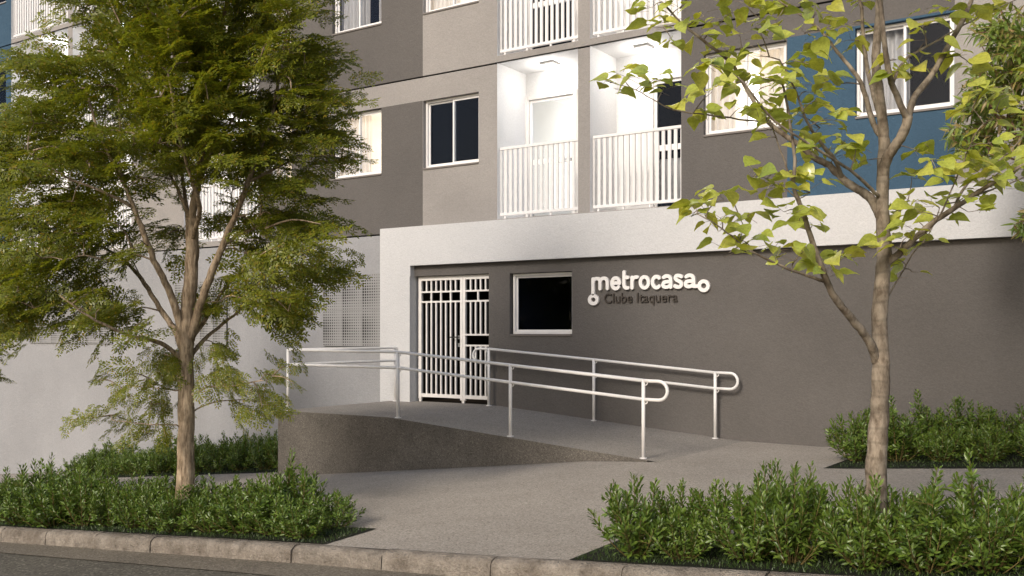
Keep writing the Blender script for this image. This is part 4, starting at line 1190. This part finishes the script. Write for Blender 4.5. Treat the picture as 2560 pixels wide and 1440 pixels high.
for (cx, cy, rx, ry, n) in [(2500, 150, 95, 90, 60), (2460, 235, 85, 50, 42), (2530, 90, 60, 80, 26), (2420, 345, 70, 38, 26), (2455, 300, 85, 40, 30), (2440, 380, 55, 34, 18), (2552, 560, 20, 40, 10), (2550, 330, 60, 60, 26), (2540, 230, 60, 70, 26), (2470, 90, 50, 30, 12),
                            (2660, 200, 130, 200, 70), (2800, 100, 160, 220, 70), (2700, 480, 120, 110, 40), (2900, 350, 150, 160, 50)]:
    for _ in range(n):
        while True:
            q = rng.uniform(-1, 1, 3)
            if q @ q < 1: break
        t3.append(np.array(T3(cx + q[0] * rx, cy + q[1] * ry, q[2] * .6 - .15)))
t3 = np.array(t3)
tree3.twigs(grow_twigs(tree3.nodes, t3, .06), .005)
def lance_template(seed, nl=11, ll=0.12, lw=0.036, length=.17):
    r = np.random.default_rng(seed); V, F, n = [], [], 0
    for i in range(nl):
        t = (i + .3) / nl; an = i * 2.4 + r.uniform(-.3, .3)
        d = np.array([.55 + .4 * t, math.cos(an), math.sin(an) - .35]); d /= np.linalg.norm(d)
        l, wd = ll * r.uniform(.7, 1.2), lw * r.uniform(.8, 1.2); b = r.uniform(.1, .35)
        lv = np.array([(0, 0, 0), (l * .3, wd * .45, wd * .2 - b * l * .05), (l * .7, wd * .3, wd * .1 - b * l * .3), (l, 0, -b * l * .7), (l * .7, -wd * .3, wd * .1 - b * l * .3), (l * .3, -wd * .45, wd * .2 - b * l * .05), (l * .3, 0, -b * l * .05), (l * .7, 0, -b * l * .32)])
        rot = orient(d[None], np.array([[r.normal(0, .4), r.normal(0, .4), 1.0]]))[0]
        V.append(lv @ rot.T + np.array([length * t, 0, 0])); F.append(np.array([(0, 6, 1, 1), (0, 5, 6, 6), (1, 6, 7, 2), (6, 5, 4, 7), (2, 7, 3, 3), (7, 4, 3, 3)]) + n); n += 8
    V = np.concatenate(V); F = np.concatenate(F)
    tri = [f[:3] if f[2] == f[3] else None for f in F]
    T = [list(t_) for t_ in tri if t_ is not None]
    for f in F:
        if f[2] != f[3]: T += [[f[0], f[1], f[2]], [f[0], f[2], f[3]]]
    return V, np.array(T)
lt = [lance_template(80 + q) for q in range(5)]
V, F = feather_crown(tree3, t3, np.array(T3(x3, 200)), 21, lt, 5, .8, 1.15)
o = np_mesh('crown', V, F, M['lance'], tree3.root); o['kind'] = 'stuff'

# ------------------------------------------------------------------ shrubs
def shrub_proto(seed, h=0.56, rad=0.30, nst=26):
    r = np.random.default_rng(seed); m = MB(); pos, dirs, ups, scl = [], [], [], []
    for i in range(nst):
        an = r.uniform(0, 2 * math.pi); rr = rad * math.sqrt(r.uniform(0, 1)); hh = h * r.uniform(.55, 1.0) * (1 - .45 * (rr / rad) ** 2) * (1.3 if i < 3 else 1)
        p0 = np.array([math.cos(an) * rr * .25, math.sin(an) * rr * .25, 0]); p2 = np.array([math.cos(an) * rr, math.sin(an) * rr, hh]); p1 = np.array([math.cos(an) * rr * .8, math.sin(an) * rr * .8, hh * .45])
        pts = [(1 - t) ** 2 * p0 + 2 * t * (1 - t) * p1 + t * t * p2 for t in np.linspace(0, 1, 9)]
        m.tube(pts, [.0045 * (1 - .65 * t) for t in np.linspace(0, 1, 9)], 4, False)
        L = np.linalg.norm(p2 - p0); n = int(L / 0.0102)
        for k in range(n):
            t = 0.08 + 0.92 * (k / n) ** .85; a2 = k * 2.4 + r.uniform(-.4, .4)
            P = (1 - t) ** 2 * p0 + 2 * t * (1 - t) * p1 + t * t * p2
            T = 2 * (1 - t) * (p1 - p0) + 2 * t * (p2 - p1); T /= np.linalg.norm(T)
            e = np.cross(T, (0.3, .2, 1.0)); e /= np.linalg.norm(e); g = np.cross(T, e)
            sd = e * math.cos(a2) + g * math.sin(a2)
            d = sd * (1.0 - .45 * t) + T * (.45 + .75 * t) ; 
            pos.append(P + sd * .012); dirs.append(d); ups.append(T + r.normal(0, .25, 3)); scl.append(r.uniform(.75, 1.2) * (1 - .25 * (t > .93)))
        # short side shoots
        for k in range(3):
            t = r.uniform(.3, .8); P = (1 - t) ** 2 * p0 + 2 * t * (1 - t) * p1 + t * t * p2; a2 = r.uniform(0, 6.28)
            d = np.array([math.cos(a2), math.sin(a2), r.uniform(.2, .9)]); d /= np.linalg.norm(d); l = r.uniform(.05, .11)
            m.tube([P, P + d * l], [.0025, .0015], 3, False)
            for q in range(6):
                a3 = q * 2.4; e = np.cross(d, (0, 0, 1.0)); e /= np.linalg.norm(e); g = np.cross(d, e); sd = e * math.cos(a3) + g * math.sin(a3)
                pos.append(P + d * l * (.4 + .6 * q / 5)); dirs.append(sd + d * .8); ups.append(d + r.normal(0, .2, 3)); scl.append(r.uniform(.7, 1.1))
    l, wd = .050, .0185
    lv = np.array([(0, 0, 0), (l * .30, wd * .40, wd * .22), (l * .65, wd * .48, wd * .18), (l, 0, -l * .10), (l * .65, -wd * .48, wd * .18), (l * .30, -wd * .40, wd * .22), (l * .5, 0, l * .015)])
    lf = np.array([(0, 6, 1), (1, 6, 2), (2, 6, 3), (6, 4, 3), (6, 5, 4), (0, 5, 6)])
    V, F = scatter(lv, lf, np.array(pos), orient(np.array(dirs), np.array(ups)), np.array(scl))
    st = m.build('stems', M['stem'], None, True, True); fo = np_mesh('foliage', V, F, M['shrub'])
    bpy.data.objects.remove(st); bpy.data.objects.remove(fo)
    return bpy.data.meshes['stems' if seed == 300 else 'stems.%03d' % (seed - 300)], bpy.data.meshes['foliage' if seed == 300 else 'foliage.%03d' % (seed - 300)]
protos = [shrub_proto(300 + q, h=(.56, .60, .50, .58, .54, .62)[q]) for q in range(6)]
def shrub(x, y, s, label, group, hs=1.0):
    root = empty('shrub', (x, y, ground_z(x, y) + .004), label, 'shrub', group)
    root.rotation_euler = (0, 0, random.uniform(0, 6.28)); root.scale = (s, s, s * hs)
    a, b = random.choice(protos)
    for nm, me in (('stems', a), ('foliage', b)):
        o = bpy.data.objects.new(nm, me); C.objects.link(o); o.parent = root; o['kind'] = 'stuff'
def row(x0, x1, y, step, s, label, group, jy=.06, hs=1.0):
    x = x0
    while x <= x1 + 1e-6:
        shrub(x + random.uniform(-.06, .06), y + random.uniform(-jy, jy), s * random.uniform(.78, 1.16), label, group, hs * random.uniform(.74, 1.10)); x += step * random.uniform(.85, 1.15)
g1 = 'shrubs in the kerbside bed under the feathery-leaved tree'
row(-11.9, -6.1, 6.06, .40, 1.0, 'leafy green shrub in the front row of the bed under the feathery tree', g1)
row(-12.1, -6.2, 6.44, .40, 1.08, 'leafy green shrub in the back row of the bed under the feathery tree', g1 + ', back row')
g2 = 'shrubs in the kerbside bed round the heart-leaved tree'
row(-3.12, 1.3, 6.12, .37, 1.0, 'glossy green shrub in the front row of the bed round the heart-leaved tree', g2)
row(-3.0, 1.3, 6.50, .40, 1.05, 'glossy green shrub in the back row of the bed round the heart-leaved tree', g2 + ', back row')
row(-18.9, -11.75, 12.3, .48, 1.32, 'dark green shrub against the pale wall beside the raised end of the ramp', 'shrubs against the pale wall')
row(-18.5, -11.7, 11.7, .55, 1.15, 'dark green shrub in front of the pale wall shrubs beside the ramp', 'shrubs before the pale wall, front row')
row(-3.05, 0.4, 11.55, .42, 1.12, 'green shrub in the front row of the bed along the dark wall', 'shrubs along the dark wall, front row')
row(-2.95, 0.4, 12.3, .45, 1.22, 'green shrub in the back row of the bed along the dark wall', 'shrubs along the dark wall, back row')
